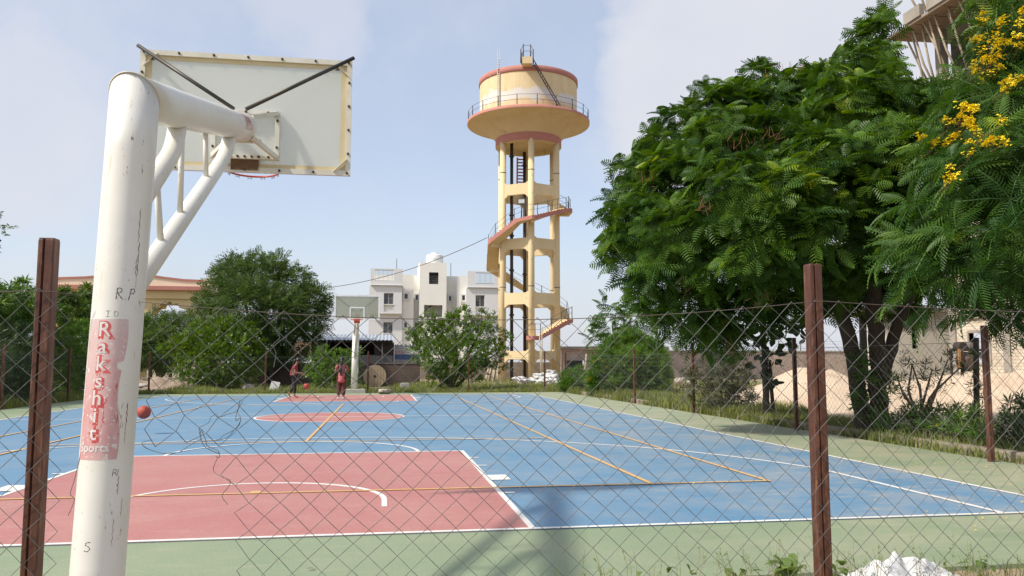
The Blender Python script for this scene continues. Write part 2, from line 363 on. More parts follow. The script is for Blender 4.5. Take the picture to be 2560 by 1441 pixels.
GX0, GX1, GY0, GY1 = -9.45, 9.42, -15.54, 16.35
court = MB().box((GX0, GY0, -.12), (GX1, GY1, 0)).build('sports_court', M_green); tag(court, kind='structure')
MB().box((-7.5, -14, 0.001), (7.5, 14, .004)).build('playing_surface', M_blue, court)
def sheet(name, polys, z, m):
    b = MB()
    for P in polys: b.poly(P, z-.003, z)
    return b.build(name, m, court)
LW = .05
R_ = lambda x0, y0, x1, y1: [(x0, y0), (x1, y0), (x1, y1), (x0, y1)]
def arc(cx, cy, r, a0, a1, w_=LW, n=48):
    Q = []
    for i in range(n):
        t0, t1 = a0+(a1-a0)*i/n, a0+(a1-a0)*(i+1)/n
        Q.append([(cx+(r-w_)*math.cos(t0), cy+(r-w_)*math.sin(t0)), (cx+r*math.cos(t0), cy+r*math.sin(t0)), (cx+r*math.cos(t1), cy+r*math.sin(t1)), (cx+(r-w_)*math.cos(t1), cy+(r-w_)*math.sin(t1))])
    return Q
sheet('painted_key', [R_(-2.45, -14, 2.45, -8.2)], .008, M_red); sheet('painted_key', [R_(-2.45, 8.2, 2.45, 14)], .008, M_red)
sheet('centre_circle', [[(1.8*math.cos(2*PI*i/64), 1.8*math.sin(2*PI*i/64)) for i in range(64)]], .008, M_red)
sheet('sideline', [R_(7.45, -13.95, 7.5, 13.95)], .012, M_white); sheet('sideline', [R_(-7.5, -13.95, -7.45, 13.95)], .012, M_white)
sheet('baseline', [R_(-7.5, -14, 7.5, -13.95)], .012, M_white); sheet('baseline', [R_(-7.5, 13.95, 7.5, 14)], .012, M_white)
sheet('halfway_line', [R_(-7.45, -.025, -1.8, .025), R_(-1.75, -.025, 1.75, .025), R_(1.8, -.025, 7.45, .025)], .012, M_white)
sheet('circle_line', arc(0, 0, 1.8, 0, 2*PI, n=72), .012, M_white)
for s in (-1, 1):
    yb = 14*s; bk = 12.425*s
    fl = lambda P: [[(x, yb-s*y) for x, y in q][::(-1 if s > 0 else 1)] for q in P]
    sheet('key_line', fl([R_(-2.45, .05, -2.40, 5.8), R_(2.40, .05, 2.45, 5.8), R_(-2.40, 5.75, 2.40, 5.8)]), .012, M_white)
    sheet('free_throw_arc', fl(arc(0, 5.8, 1.8, 0.001, PI-.001)), .012, M_white)
    sheet('no_charge_arc', fl(arc(0, 1.575, 1.30, 0, PI)+[R_(1.25, 1.2, 1.3, 1.575), R_(-1.3, 1.2, -1.25, 1.575)]), .012, M_white)
    a = math.acos(6.6/6.75); y3 = 1.575+6.75*math.sin(a)
    sheet('three_point_line', fl(arc(0, 1.575, 6.75, a, PI-a, n=80)+[R_(6.55, .05, 6.6, y3), R_(-6.6, .05, -6.55, y3)]), .012, M_white)
    tk = []
    for e in (-1, 1):
        for y0, y1 in ((1.78, 1.83), (2.70, 3.10), (3.98, 4.03), (4.86, 4.91)):
            w_ = .12 if y1-y0 < .2 else .22
            tk.append(R_(2.45, y0, 2.45+w_, y1) if e > 0 else R_(-2.45-w_, y0, -2.45, y1))
    sheet('lane_mark', fl(tk), .012, M_white)
for x in (-5.485, 5.435, -4.14, 4.09): sheet('tennis_sideline', [R_(x, -11.885, x+.05, 11.885)], .016, M_orange)
for y in (-11.885, 11.835): sheet('tennis_baseline', [R_(-5.435, y, -4.14, y+.05), R_(-4.09, y, 4.09, y+.05), R_(4.14, y, 5.435, y+.05)], .016, M_orange)
for y in (-6.425, 6.375): sheet('service_line', [R_(-4.09, y, 4.09, y+.05)], .016, M_orange)
sheet('centre_service_line', [R_(-.025, -6.375, .025, 6.375)], .016, M_orange)
sheet('centre_mark', [R_(-.05, -11.83, .05, -11.73)], .016, M_orange)

# low earth kerb along the right and far edges
M_kerb = mat('kerb_concrete', (.30, .25, .18), (.22, .18, .13), .9, 2, (.14, .13, .06), .4)
kb = MB(); kb.box((GX1+.30, GY0, -.1), (GX1+.50, GY1, .10)); tag(kb.build('kerb', M_kerb, bevel=.03), kind='structure')

# sand heaps on the building site to the right
def heap(name, x0, x1, y0, y1, fn, m, nu=70, nv=50):
    b = MB(); b.grid(lambda u, v: (x0+(x1-x0)*u, y0+(y1-y0)*v, fn(x0+(x1-x0)*u, y0+(y1-y0)*v)), nu, nv); return tag(b.build(name, m), kind='structure')
from mathutils import noise as mnoise
def nz3(x, y, s, k=3): return mnoise.fractal(Vector((x*s, y*s, 3.1)), 1., 2., k)
def sandz(x, y):
    h = 1.12*math.exp(-((x-15.2)/2.0)**2-((y-4.5)/2.4)**2)+1.0*math.exp(-((y-3.2-.1*(x-20))/1.9)**2)/(1+math.exp(-(x-19.0)*1.6))*(1/(1+math.exp((x-40)*.6)))
    h += .5*math.exp(-((x-18.2)/1.7)**2-((y-4.2)/1.5)**2)
    return -.035+h*(1+.22*nz3(x, y, .8))+.035*nz3(x, y, 3)+.03
heap('sand', 11.4, 46, -9, 13, sandz, M_sand, 150, 80)
def rubz(x, y): return -.04+.45*math.exp(-((x+10.5)/3.6)**2-((y-24.5)/2.)**2)*(1+.8*nz3(x, y, 1.6, 5))
heap('rubble_mound', -20, -5, 19, 29, rubz, mat('rubble', (.36, .27, .2), (.27, .2, .14), .95, 2.2, (.2, .17, .12), .8, 12))
# ================================================================== NEAR BASKETBALL HOOP
def polemat(name):
    m, t, b = _m(name); g = _n(t, 'ShaderNodeNewGeometry'); P = g.outputs['Position']
    col = _mix(t, _ramp(t, _noise(t, 1.7, 5, .6, P).outputs['Fac'], .35, .7), (.78, .765, .72), (.70, .675, .60))
    st = _n(t, 'ShaderNodeVectorMath', operation='MULTIPLY'); st.inputs[1].default_value = (26, 26, 2.2); t.links.new(P, st.inputs[0])
    dr = _ramp(t, _noise(t, 1, 6, .6, st.outputs[0]).outputs['Fac'], .66, .80, 0, .75); col = _mix(t, dr, col, (.55, .36, .14))     # rust runs
    st2 = _n(t, 'ShaderNodeVectorMath', operation='MULTIPLY'); st2.inputs[1].default_value = (34, 34, 9); t.links.new(P, st2.inputs[0])
    area = _ramp(t, _noise(t, 2.3, 4, .6, P).outputs['Fac'], .44, .6)
    ch = _ramp(t, _noise(t, 1.6, 9, .75, st2.outputs[0]).outputs['Fac'], .625, .65); k = _n(t, 'ShaderNodeMath', operation='MULTIPLY'); t.links.new(ch, k.inputs[0]); t.links.new(area, k.inputs[1])
    col = _mix(t, k.outputs[0], col, (.09, .05, .03))                                                                    # chips to bare metal
    t.links.new(col, b.inputs['Base Color']); b.inputs['Roughness'].default_value = .38
    bp = _n(t, 'ShaderNodeBump', _Strength=.08, _Distance=.01); t.links.new(_noise(t, 14, 4, .5, P).outputs['Fac'], bp.inputs['Height']); t.links.new(bp.outputs[0], b.inputs['Normal'])
    return m
M_pole = polemat('pole_paint')
M_frame = mat('frame_paint', (.72, .70, .62), (.62, .57, .45), .5, 4, (.30, .14, .06), .1, 60, sthr=(.66, .72), sscale=16)
M_cream = mat('cream_strip', (.60, .49, .27), (.66, .56, .36), .7, 5)
M_darkrod = mat('dark_rod', (.055, .055, .05), (.09, .075, .06), .45, 8, metal=.6)
M_rust = mat('rusty_plate', (.16, .085, .035), (.10, .055, .03), .8, 12, (.24, .12, .05))
M_bolt = mat('bolt_rust', (.05, .028, .018), rough=.8)
M_rim = mat('rim_orange', (.55, .085, .035), (.42, .06, .03), .4, 6)
M_gal = mat('galvanised_wire', (.135, .14, .14), (.105, .105, .10), .65, 9, (.10, .07, .05), sthr=(.62, .72), spec=.25)
m, t, b = _m('frosted_board'); o_ = t.nodes['Material Output']; b.inputs['Base Color'].default_value = (.87, .88, .82, 1); b.inputs['Roughness'].default_value = .25
tr = _n(t, 'ShaderNodeBsdfTranslucent'); tr.inputs['Color'].default_value = (.90, .90, .83, 1)
ms = _n(t, 'ShaderNodeMixShader'); ms.inputs[0].default_value = .55; tp = _n(t, 'ShaderNodeBsdfTransparent'); tp.inputs['Color'].default_value = (.86, .9, .86, 1); m3 = _n(t, 'ShaderNodeMixShader'); m3.inputs[0].default_value = .22
t.links.new(b.outputs[0], ms.inputs[1]); t.links.new(tr.outputs[0], ms.inputs[2]); t.links.new(ms.outputs[0], m3.inputs[1]); t.links.new(tp.outputs[0], m3.inputs[2]); t.links.new(m3.outputs[0], o_.inputs['Surface'])
M_board = m
M_stick = None
def stickermat():
    m, t, b = _m('peeling_sticker'); g = _n(t, 'ShaderNodeNewGeometry'); P = g.outputs['Position']
    s = _n(t, 'ShaderNodeSeparateXYZ'); t.links.new(P, s.inputs[0])
    col = _mix(t, _ramp(t, _noise(t, 5, 4, .6, P).outputs['Fac'], .35, .65), (.58, .27, .27), (.62, .42, .40))
    col = _mix(t, _ramp(t, s.outputs['Z'], 1.28, 1.50), col, (.62, .50, .48))
    st = _n(t, 'ShaderNodeVectorMath', operation='MULTIPLY'); st.inputs[1].default_value = (55, 55, 38); t.links.new(P, st.inputs[0])
    sc_ = _ramp(t, _noise(t, 1, 6, .7, st.outputs[0]).outputs['Fac'], .595, .61); col = _mix(t, sc_, col, (.72, .69, .66))
    s4 = _n(t, 'ShaderNodeVectorMath', operation='MULTIPLY'); s4.inputs[1].default_value = (30, 30, 12); t.links.new(P, s4.inputs[0]); col = _mix(t, _ramp(t, _noise(t, 1, 5, .7, s4.outputs[0]).outputs['Fac'], .63, .66), col, (.52, .10, .10))
    t.links.new(col, b.inputs['Base Color']); b.inputs['Roughness'].default_value = .5
    return m
M_stick = stickermat(); M_letred = mat('letter_red', (.52, .045, .04), (.58, .10, .09), .5, 30, (.65, .55, .52), sthr=(.6, .63), sscale=40)
M_letwhite = mat('letter_white', (.68, .65, .63), (.60, .54, .52), .5, 20, (.55, .2, .18), sthr=(.63, .66), sscale=60); M_ink = mat('black_ink', (.03, .03, .035), (.07, .07, .07), .6)

hoop = thing('basketball_hoop', 'big white steel basketball stand in the foreground with a red sticker on its pole', 'basketball hoop', (0, -16.44, 0), 'basketball stands at the two ends of the court')
PR = .112
def pax(z): return Vector((.012*z, -16.442+.06*z, z))
ARM0 = Vector((.031, -16.288, 2.585)); ARM1 = Vector((.01, -13.27, 3.332)); AD = (ARM1-ARM0).normalized()
def ringAt(c, d, r, plane=None, n=40):
    x = Vector((1, 0, 0)); x = (x-d*x.dot(d)).normalized(); y = d.cross(x)
    P = [c+x*(r*math.cos(2*PI*j/n))+y*(r*math.sin(2*PI*j/n)) for j in range(n)]
    if plane: P = [p+d*((plane[0]-p).dot(plane[1])/d.dot(plane[1])) for p in P]
    return P
PD = (pax(2.5)-pax(0)).normalized(); MPL = (ARM0, (PD+AD).normalized())
mb = MB(); mb.loft([ringAt(pax(z), PD, PR) for z in (-.05, .4, .9, 1.4, 1.9, 2.3)]+[ringAt(ARM0, PD, PR, MPL)], True, True)
pole = mb.build('pole', M_pole, hoop)
mb = MB(); mb.loft([ringAt(ARM0, AD, PR-.001, MPL)]+[ringAt(ARM0.lerp(ARM1, f), AD, PR-.001) for f in (.1, .3, .5, .7, .9, 1)], True, True); arm = mb.build('arm', M_pole, hoop)
mb = MB(); mb.loft([ringAt(ARM1+AD*a, AD, r) for a, r in ((-.075, .1125), (-.075, .119), (-.01, .119), (-.01, .124), (.035, .124), (.035, .05))], True, True, False); mb.build('end_flange', M_pole, hoop)
# weld bead and rust along the mitre
mb = MB(); mb.tube(ringAt(ARM0, PD, PR+.001, MPL)+ringAt(ARM0, PD, PR+.001, MPL)[:1], .004, 5, False); mb.build('weld_seam', M_frame, hoop)
def elbow(a, b, c, r):
    return [Vector(a)]+[Vector(b).lerp(Vector(a), .14*(1-f)).lerp(Vector(b).lerp(Vector(c), .45*f), f) for f in (0, .35, .65, 1)]+[Vector(c)]
mb = MB(); mb.tube(elbow((.02, -16.31, 1.565), (.015, -13.95, 2.90), (.015, -13.80, 3.13), .05), .0525, 18); mb.build('strut', M_pole, hoop)
mb = MB(); mb.tube(elbow((.02, -16.27, 1.99), (.02, -15.50, 2.53), (.02, -15.42, 2.72), .05), .0525, 18); mb.build('strut', M_pole, hoop)
for a, b_ in (((.015, -15.30, 2.75), (.015, -15.27, 2.20)), ((.015, -14.67, 2.9), (.015, -14.60, 2.57)), ((.018, -15.80, 2.27), (.018, -15.67, 1.95))):
    MB().tube([a, b_], .017, 10).build('truss_rod', M_pole, hoop)
# board
BX, BY, BW, BZ0, BZ1 = .01, -13.03, .915, 2.987, 4.056
board = MB().box((BX-BW, BY, BZ0), (BX+BW, BY+.018, BZ1)).build('backboard', M_board, hoop)
fr = MB(); e = .045
for a, b_ in (((BX-BW, BZ1-e), (BX+BW, BZ1)), ((BX-BW, BZ0), (BX+BW, BZ0+e))): fr.box((a[0], BY-.022, a[1]), (b_[0], BY-.002, b_[1]))
for x in (BX-BW, BX+BW-e): fr.box((x, BY-.0215, BZ0+e), (x+e, BY-.0025, BZ1-e))
for sx in (-1, 1):
    for z, sz in ((BZ0, 1), (BZ1, -1)): fr.bar((BX+sx*(BW-.15), BY-.025, z+sz*.03), (BX+sx*(BW-.03), BY-.025, z+sz*.15), .006, .03, (0, 1, 0))
frame = fr.build('board_frame', M_frame, hoop)
ss = MB()
for a, b_ in (((BX-BW+e, BZ1-e-.04), (BX+BW-e, BZ1-e)), ((BX-BW+e, BZ0+e), (BX+BW-e, BZ0+e+.035))): ss.box((a[0], BY-.006, a[1]), (b_[0], BY-.001, b_[1]))
for x in (BX-BW+e, BX+BW-e-.05): ss.box((x, BY-.0055, BZ0+e+.035), (x+.05, BY-.0015, BZ1-e-.04))
ss.build('edge_strip', M_cream, hoop)  # cream strip just inside the board frame
bolt_me = None
def bolts(pts, parent, d=(0, -1, 0), r=.011, l=.014):
    global bolt_me
    for p in pts:
        if bolt_me is None:
            o = MB().tube([(0, 0, 0), (0, -l, 0)], r, 6).build('bolt', M_bolt, parent); bolt_me = o.data
        else: o = link('bolt', bolt_me, parent)
        o.location = p
bolts([(BX-BW+.03+i*.295, BY-.022, z) for i in range(7) for z in (BZ0+.022, BZ1-.022)]+[(BX+s*(BW-.022), BY-.022, BZ0+.2+.22*i) for i in range(4) for s in (-1, 1)], frame)
# bracket frame behind the board and its four arms
q1 = fy(702, 281, BY-.03); q2 = fy(697, 402, BY-.03); bxr, bzt, bzb = (q1.x+q2.x)/2, q1.z, q2.z; bxl = 2*BX-bxr
br = MB()
br.box((bxl, BY-.055, bzt-.04), (bxr, BY-.008, bzt)); br.box((bxl, BY-.055, bzb), (bxr, BY-.008, bzb+.035))
br.box((bxl, BY-.0545, bzb+.035), (bxl+.04, BY-.0085, bzt-.04)); br.box((bxr-.04, BY-.0545, bzb+.035), (bxr, BY-.0085, bzt-.04))
bracket = br.build('bracket_frame', M_frame, hoop, bevel=.002)
for sx in (-1, 1):
    for z, dz in ((bzt-.02, .09), (bzb+.02, -.09)):
        a = ARM1+AD*.01+Vector((sx*.085, 0, dz)); MB().bar(a, (bxr-.02 if sx > 0 else bxl+.02, BY-.05, z), .035, .035, (0, 0, 1)).build('bracket_arm', M_frame, hoop)
MB().bar((bxl+.14, BY-.16, bzb+.13), (bxr-.14, BY-.16, bzb+.13), .03, .03).build('cross_bar', M_frame, hoop)
bolts([(bxl+.02, BY-.055, bzb+.1), (bxr-.02, BY-.055, bzb+.11), (bxr-.02, BY-.055, bzt-.09), (bxl+.02, BY-.055, bzt-.09)]+[(BX-.12+.06*i, BY-.055, bzb+.02) for i in range(5)]+[(bxr-.09, BY-.055, bzb+.02), (BX, BY-.055, bzt-.02), (bxr-.1, BY-.055, bzt-.02)], bracket)
pl0 = fy(577, 397, BY-.03); pl1 = fy(645, 426, BY-.03)
MB().box((pl0.x, BY-.03, pl1.z), (pl1.x, BY-.003, pl0.z)).build('mount_plate', M_rust, hoop)
# dark braces to the top corners
for sx in (-1, 1):
    a = ARM1+Vector((sx*.05, -.12, .12)); b_ = Vector((BX+sx*(BW+.015), BY-.05, BZ1+.02)); o = MB().tube([a, b_], .017, 10).build('brace', M_darkrod, hoop)
    c = a.lerp(b_, .84); MB().tube([c, c+Vector((0, -.01, -.045))], .008, 6).bar(c+Vector((-.018, -.01, -.045)), c+Vector((.018, -.01, -.045)), .012, .008).build('lug', M_darkrod, o)
# rim
RZ, RC = 3.095, Vector((BX, BY+.018+.15+.23, 3.095))
rim = MB().tube([(RC.x+.232*math.cos(2*PI*i/40), RC.y+.232*math.sin(2*PI*i/40), RZ) for i in range(41)], .0095, 8, False).build('rim', M_rim, hoop)
MB().box((RC.x-.12, BY+.02, RZ-.09), (RC.x+.12, BY+.028, RZ+.035)).bar((RC.x-.09, BY+.028, RZ-.005), (RC.x-.05, RC.y-.225, RZ-.005), .03, .012).bar((RC.x+.09, BY+.028, RZ-.005), (RC.x+.05, RC.y-.225, RZ-.005), .03, .012).box((RC.x-.09, BY+.028, RZ-.06), (RC.x+.09, BY+.17, RZ-.045)).build('rim_bracket', M_rim, hoop)
for i in range(12):
    a = 2*PI*(i+.5)/12; c = RC+Vector((.232*math.cos(a), .232*math.sin(a), 0)); tx = Vector((-math.sin(a), math.cos(a), 0))
    MB().tube([c-tx*.018+Vector((0, 0, -.008)), c-tx*.018+Vector((0, 0, -.03)), c-tx*.008+Vector((0, 0, -.018)), c+tx*.008+Vector((0, 0, -.018)), c+tx*.018+Vector((0, 0, -.03)), c+tx*.018+Vector((0, 0, -.008))], .0025, 4).build('net_hook', M_gal, rim)
# sticker and lettering wrapped round the pole
VA = math.atan2(CP.y+16.4, CP.x)
def wrap(a_deg, z0, dr=.0008):
    a0 = VA+math.radians(a_deg)
    def fn(x, y):
        z = z0+y; a = a0+x/PR; return pax(z)+Vector((math.cos(a)*(PR+dr), math.sin(a)*(PR+dr), 0))
    return fn
mb = MB()
def stk(u, v):
    z = 1.498-.625*v; r = 1+.06*math.sin(v*9)*u+.25*u*max(0, .25-v) - (.12*u if .3 < v < .36 else 0); a = -74+92*u*r
    return wrap(a, z, .0006)(0, 0)
mb.grid(stk, 24, 40); stick = mb.build('sticker', M_stick, pole)
lz = [1.448-.0765*i for i in range(7)]
for i, ch in enumerate('Rakshit'):
    f1 = wrap(-27-1.2*i+2.2, lz[i]-.004, .0012); f2 = wrap(-27-1.2*i, lz[i], .0018)
    lettering(ch, .100, f1, M_letred, stick, offset=.0075); lettering(ch, .094, f2, M_letwhite, stick, offset=.0012)
lettering('Sports', .053, wrap(-32, .925, .0018), M_letwhite, stick, offset=.0014)
def scrawl(fn, strokes, h, wd, name='lettering'):
    mb = MB()
    for st in strokes:
        Q = []
        for i in range(len(st)-1):
            for k in range(4): t_ = k/4; Q.append((st[i][0]*(1-t_)+st[i+1][0]*t_, st[i][1]*(1-t_)+st[i+1][1]*t_))
        Q.append(st[-1])
        for i in range(len(Q)-1):
            (xa, ya), (xb, yb) = Q[i], Q[i+1]; dx, dy = xb-xa, yb-ya; l_ = math.hypot(dx, dy) or 1; nx_, ny_ = -dy/l_*wd*(.7+.3*math.sin(i*1.7)), dx/l_*wd*(.7+.3*math.sin(i*1.7))
            mb.face([fn(xa*h-nx_, ya*h-ny_), fn(xb*h-nx_, yb*h-ny_), fn(xb*h+nx_, yb*h+ny_), fn(xa*h+nx_, ya*h+ny_)])
    return mb.build(name, M_ink, pole)
LR = [[(0, 0), (.05, .5), (.08, 1)], [(.0, .85), (.2, 1.02), (.42, .92), (.4, .66), (.08, .52)], [(.15, .5), (.32, .25), (.55, -.02)]]; LP = [[(1.0, -.05), (1.12, .5), (1.22, .98)], [(1.1, .9), (1.4, 1.0), (1.55, .8), (1.42, .58), (1.16, .5)]]; LDOT = [[(.74, .0), (.79, .06)], [(.79, .0), (.74, .05)]]
scrawl(wrap(-7, 1.588, .0008), LR+LP+LDOT, .052, .0022)
scrawl(wrap(-27, 1.508, .0008), [[(0, 1), (.9, 1)], [(.45, 1), (.4, 0)], [(.1, .02), (.75, 0)], [(1.0, .05), (1.05, .1)], [(1.45, .95), (1.4, .1), (1.9, .1), (2.1, .45), (1.95, .85), (1.4, .92)]], .026, .0011)
scrawl(wrap(-34, .485, .0008), [[(.7, 1), (.25, .95), (.15, .7), (.5, .55), (.7, .3), (.45, .02), (.05, .1)]], .04, .0016); scrawl(wrap(14, .80, .0008), [[(0, 0), (.1, 1), (.5, .9), (.4, .5), (.1, .5)], [(.3, .5), (.7, 0)], [(.8, 1), (.7, 0)]], .03, .0014)
for i in range(9): a_ = random.uniform(5, 38); z_ = random.choice((1.0, 1.04, 1.1, .95, .62, .7))+random.uniform(-.05, .05); scrawl(wrap(a_, z_, .0008), [[(0, 0), (random.uniform(-.4, .4), 1)]], random.uniform(.015, .05), .0008, 'scratch')
M_crack = mat('crack_rust', (.14, .065, .025), (.24, .12, .045), .8, 30)
# drawn rust crack on the pole
mb = MB()
for a0, z0, z1, wd in ((33, 2.02, 1.86, .002), (36, 1.86, 1.70, .0028), (32, 1.78, 1.70, .0018), (35, 1.70, 1.64, .001), (37, 1.12, 1.02, .003), (36, 1.02, .94, .0015), (28, .80, .72, .002), (24, .62, .5, .0012), (41, .70, .62, .0014)):
    n = 12; P = [(a0+math.sin(i*1.9+z0*7)*1.3, z0+(z1-z0)*i/n, wd*(.35+abs(math.sin(i*2.3)))) for i in range(n+1)]
    mb = MB()
    for p, q in zip(P, P[1:]): mb.face([wrap(p[0], p[1])(-p[2]*.6, 0), wrap(q[0], q[1])(-q[2]*.6, 0), wrap(q[0], q[1])(q[2]*.6, 0), wrap(p[0], p[1])(p[2]*.6, 0)])
    mb.build('rust_crack', M_crack, pole)

# sticker on the arm
ax = Vector((1, 0, 0)); ax = (ax-AD*ax.dot(AD)).normalized(); ay = AD.cross(ax)
def awrap(s, a, dr=.001): return ARM0+AD*s+(ax*math.cos(a)+ay*math.sin(a))*(PR-.001+dr)
AL = (ARM1-ARM0).length
mb = MB(); mb.grid(lambda u, v: awrap(AL-.50+.36*u+.04*v*(1-u), math.radians(18-82*v)), 12, 16); as_ = mb.build('sticker', mat('faded_sticker', (.56, .34, .31), (.60, .50, .46), .5, 9, (.70, .66, .63), sthr=(.5, .58), sscale=26), arm)
lettering('Rakshit', .12, lambda x, y: awrap(AL-.31+x*.62, math.radians(-22)+y/PR, .002), M_letred, as_, offset=-.001)

# ================================================================== FAR BASKETBALL HOOP
hoop2 = thing('basketball_hoop', 'distant white basketball stand at the far end, its board facing the camera', 'basketball hoop', (-.02, 16.75, 0), 'basketball stands at the two ends of the court')
B2Y = 12.85; bx = .18; z0, z1 = 3.06, 4.08; hw = .91
MB().box((-.5, 16.3, -.05), (.5, 17.2, .17)).build('plinth', mat('plinth_concrete', (.42, .40, .36), (.33, .31, .28), .9, 3), hoop2, bevel=.02)
p_top = Vector((.03, 16.55, 2.62)); MB().tube([(-.02, 16.75, .15), p_top], .148, 20).build('pole', M_pole, hoop2)
a2 = Vector((bx, B2Y+.28, 3.40)); MB().tube([p_top+Vector((0, .03, -.02)), a2], .112, 18).build('arm', M_pole, hoop2)
MB().tube([(.0, 16.6, 1.5), (bx, B2Y+.9, 3.1)], .052, 12).build('strut', M_pole, hoop2)
MB().box((bx-.13, 16.55, .9), (bx-.02, 16.565, 2.4)).build('paint_patch', mat('grey_paint', (.42, .41, .38), rough=.6), hoop2)
M_board2 = M_board.copy(); M_board2.name = 'frosted_board_far'; M_board2.node_tree.nodes['Principled BSDF'].inputs['Base Color'].default_value = (.56, .56, .46, 1)
for n_ in M_board2.node_tree.nodes:
    if n_.type == 'BSDF_TRANSLUCENT': n_.inputs['Color'].default_value = (.55, .55, .44, 1)
    if n_.type == 'MIX_SHADER' and abs(n_.inputs[0].default_value-.22) < .01: n_.inputs[0].default_value = .36
MB().box((bx-hw, B2Y, z0), (bx+hw, B2Y+.018, z1)).build('backboard', M_board2, hoop2)
fb = MB(); e = .065; fb.box((bx-hw, B2Y-.012, z1-e), (bx+hw, B2Y-.002, z1)).box((bx-hw, B2Y-.012, z0), (bx+hw, B2Y-.002, z0+e)).box((bx-hw, B2Y-.0115, z0+e), (bx-hw+e, B2Y-.0025, z1-e)).box((bx+hw-e, B2Y-.0115, z0+e), (bx+hw, B2Y-.0025, z1-e))
M_bw2 = mat('board_white', (.84, .84, .82), rough=.5); fb.build('board_frame', M_bw2, hoop2)
fb = MB(); sx = .30; fb.box((bx-sx, B2Y-.012, z0+.48), (bx+sx, B2Y-.002, z0+.53)).box((bx-sx, B2Y-.0115, z0+.06), (bx-sx+.05, B2Y-.0025, z0+.48)).box((bx+sx-.05, B2Y-.0115, z0+.06), (bx+sx, B2Y-.0025, z0+.48))
fb.build('target_square', M_bw2, hoop2)
for s in (-1, 1): MB().tube([(bx+s*.1, B2Y+.2, 3.42), (bx+s*(hw-.03), B2Y+.05, z1-.03)], .026, 8).build('brace', M_darkrod, hoop2)
rz2 = 3.05
rim2 = MB().tube([(bx+.232*math.cos(2*PI*i/32), B2Y-.40+.232*math.sin(2*PI*i/32), rz2) for i in range(33)], .011, 6, False).build('rim', M_rim, hoop2)
MB().box((bx-.12, B2Y-.02, rz2-.11), (bx+.12, B2Y-.012, rz2+.06)).box((bx-.1, B2Y-.19, rz2-.06), (bx+.1, B2Y-.02, rz2-.02)).build('rim_bracket', M_rim, hoop2)

# ================================================================== CHAIN-LINK FENCES
M_post = mat('post_red_oxide', (.115, .040, .021), (.060, .022, .013), .5, 5, (.20, .09, .05), .15, 30, stretch=(9, 9, 1.6), sthr=(.52, .66), sscale=3)
def inpoly(x, y, P):
    c = False; n = len(P)
    for i in range(n):
        (x1, y1), (x2, y2) = P[i], P[(i+1) % n]
        if (y1 > y) != (y2 > y) and x < (x2-x1)*(y-y1)/(y2-y1)+x1: c = not c
    return c
def chain(name, org, ux, L_, h, parent, pitch=.067, r=.0022, sides=4, topf=None, warp=None, skip=None, z0=.03):
    """real chain link: upright zig-zag wires hooked into their neighbours"""
    ny = int(round((h-z0)/pitch)); nx = int(L_/pitch); org = Vector(org); ux = Vector(ux); nrm_ = Vector((ux.y, -ux.x, 0)); b = MB()
    def node(i, j, s):
        u = i*pitch; f = j/ny; top = topf(u) if topf else h; z = z0+(top-z0)*f; q = org+ux*u+Vector((0, 0, z))
        if warp: q = warp(q, u, z)
        return q+nrm_*(s*r*1.1)
    for k in range(nx):
        run = []
        for j in range(ny+1):
            i = k+((j+k) & 1); s = 1 if (i > k) else -1; p = node(i, j, s)
            if skip and skip(p): 
                if len(run) > 1: b.tube(run, r, sides, False)
                run = []; continue
            if sides >= 4 and run:   # softened bend just before each hook
                a = run[-1]; run.append(a.lerp(p, .5)+nrm_*(s*r*.3))
            run.append(p)
        if len(run) > 1: b.tube(run, r, sides, False)
    return b.build(name, M_gal, parent)
def post(p, h, parent, s=.075, yaw=0, label=None):
    b = MB(); w_ = s/2; g = s*.16; c = s*.1
    prof = [(-w_+c, -w_), (-.12*s-g/2, -w_), (-.12*s-g/2+.006, -w_+.012), (-.12*s+g/2-.006, -w_+.012), (-.12*s+g/2, -w_), (w_-c, -w_), (w_-c*.3, -w_+c*.3), (w_, -w_+c), (w_, w_-c), (w_-c, w_), (-w_+c, w_), (-w_, w_-c), (-w_, -w_+c), (-w_+c*.3, -w_+c*.3)]
    cy, sy = math.cos(yaw), math.sin(yaw); f = lambda x, y, z: (p[0]+x*cy-y*sy, p[1]+x*sy+y*cy, z)
    b.loft([[f(x*k_, y*k_, z) for x, y in prof] for z, k_ in ((-.1, 1), (h-.012, 1), (h, .93), (h, .80), (h-.03, .78))], True, True, False)
    o = b.build('post', M_post, parent)
    if label: o['label'] = label
    return o
FNY = -16.43; fence = thing('chain_link_fence', 'torn chain-link fence with brown posts in the foreground', 'fence', (0, FNY, 0), 'chain-link fences round the court')
PX = [-9.4, -4.02, -.272, 3.482, 7.23]
for x in PX: post((x, FNY+.02), 1.82 if x > 0 else 1.865, fence, .071, 0)
hole = [(fy(px, py, FNY).x, fy(px, py, FNY).z) for px, py in ((300, 1128), (400, 1140), (480, 1125), (505, 1135), (548, 1150), (520, 1195), (568, 1225), (560, 1262), (610, 1300), (560, 1340), (580, 1500), (560, 1600), (280, 1600))]
def topz(u):
    x = u-9.4
    for a, b_ in zip(PX, PX[1:]+[11]):
        if a <= x <= b_: f = (x-a)/(b_-a); return 1.635-.42*f*(1-f)*(1.1 if a == -.272 else .5)
    return 1.63
def warp(q, u, z):
    x = q.x; n_ = mnoise.noise_vector(Vector((x*3, 0, z*3)))*.012
    g = math.exp(-((x-.42)/.20)**2)*(1/(1+math.exp((z-.95)*9)))
    h = math.exp(-((x-.30)/.26)**2)*math.exp(-((z-1.02)/.16)**2)
    return q+Vector((n_.x+g*(-.10*(z-.55)+.02)+.018*h*math.sin(z*40), n_.y*1.2+.03*g, n_.z-.03*g*math.sin(x*30)))
def skp(p):
    if abs(p.x-.02) < .135: return True
    return inpoly(p.x, p.z, hole)
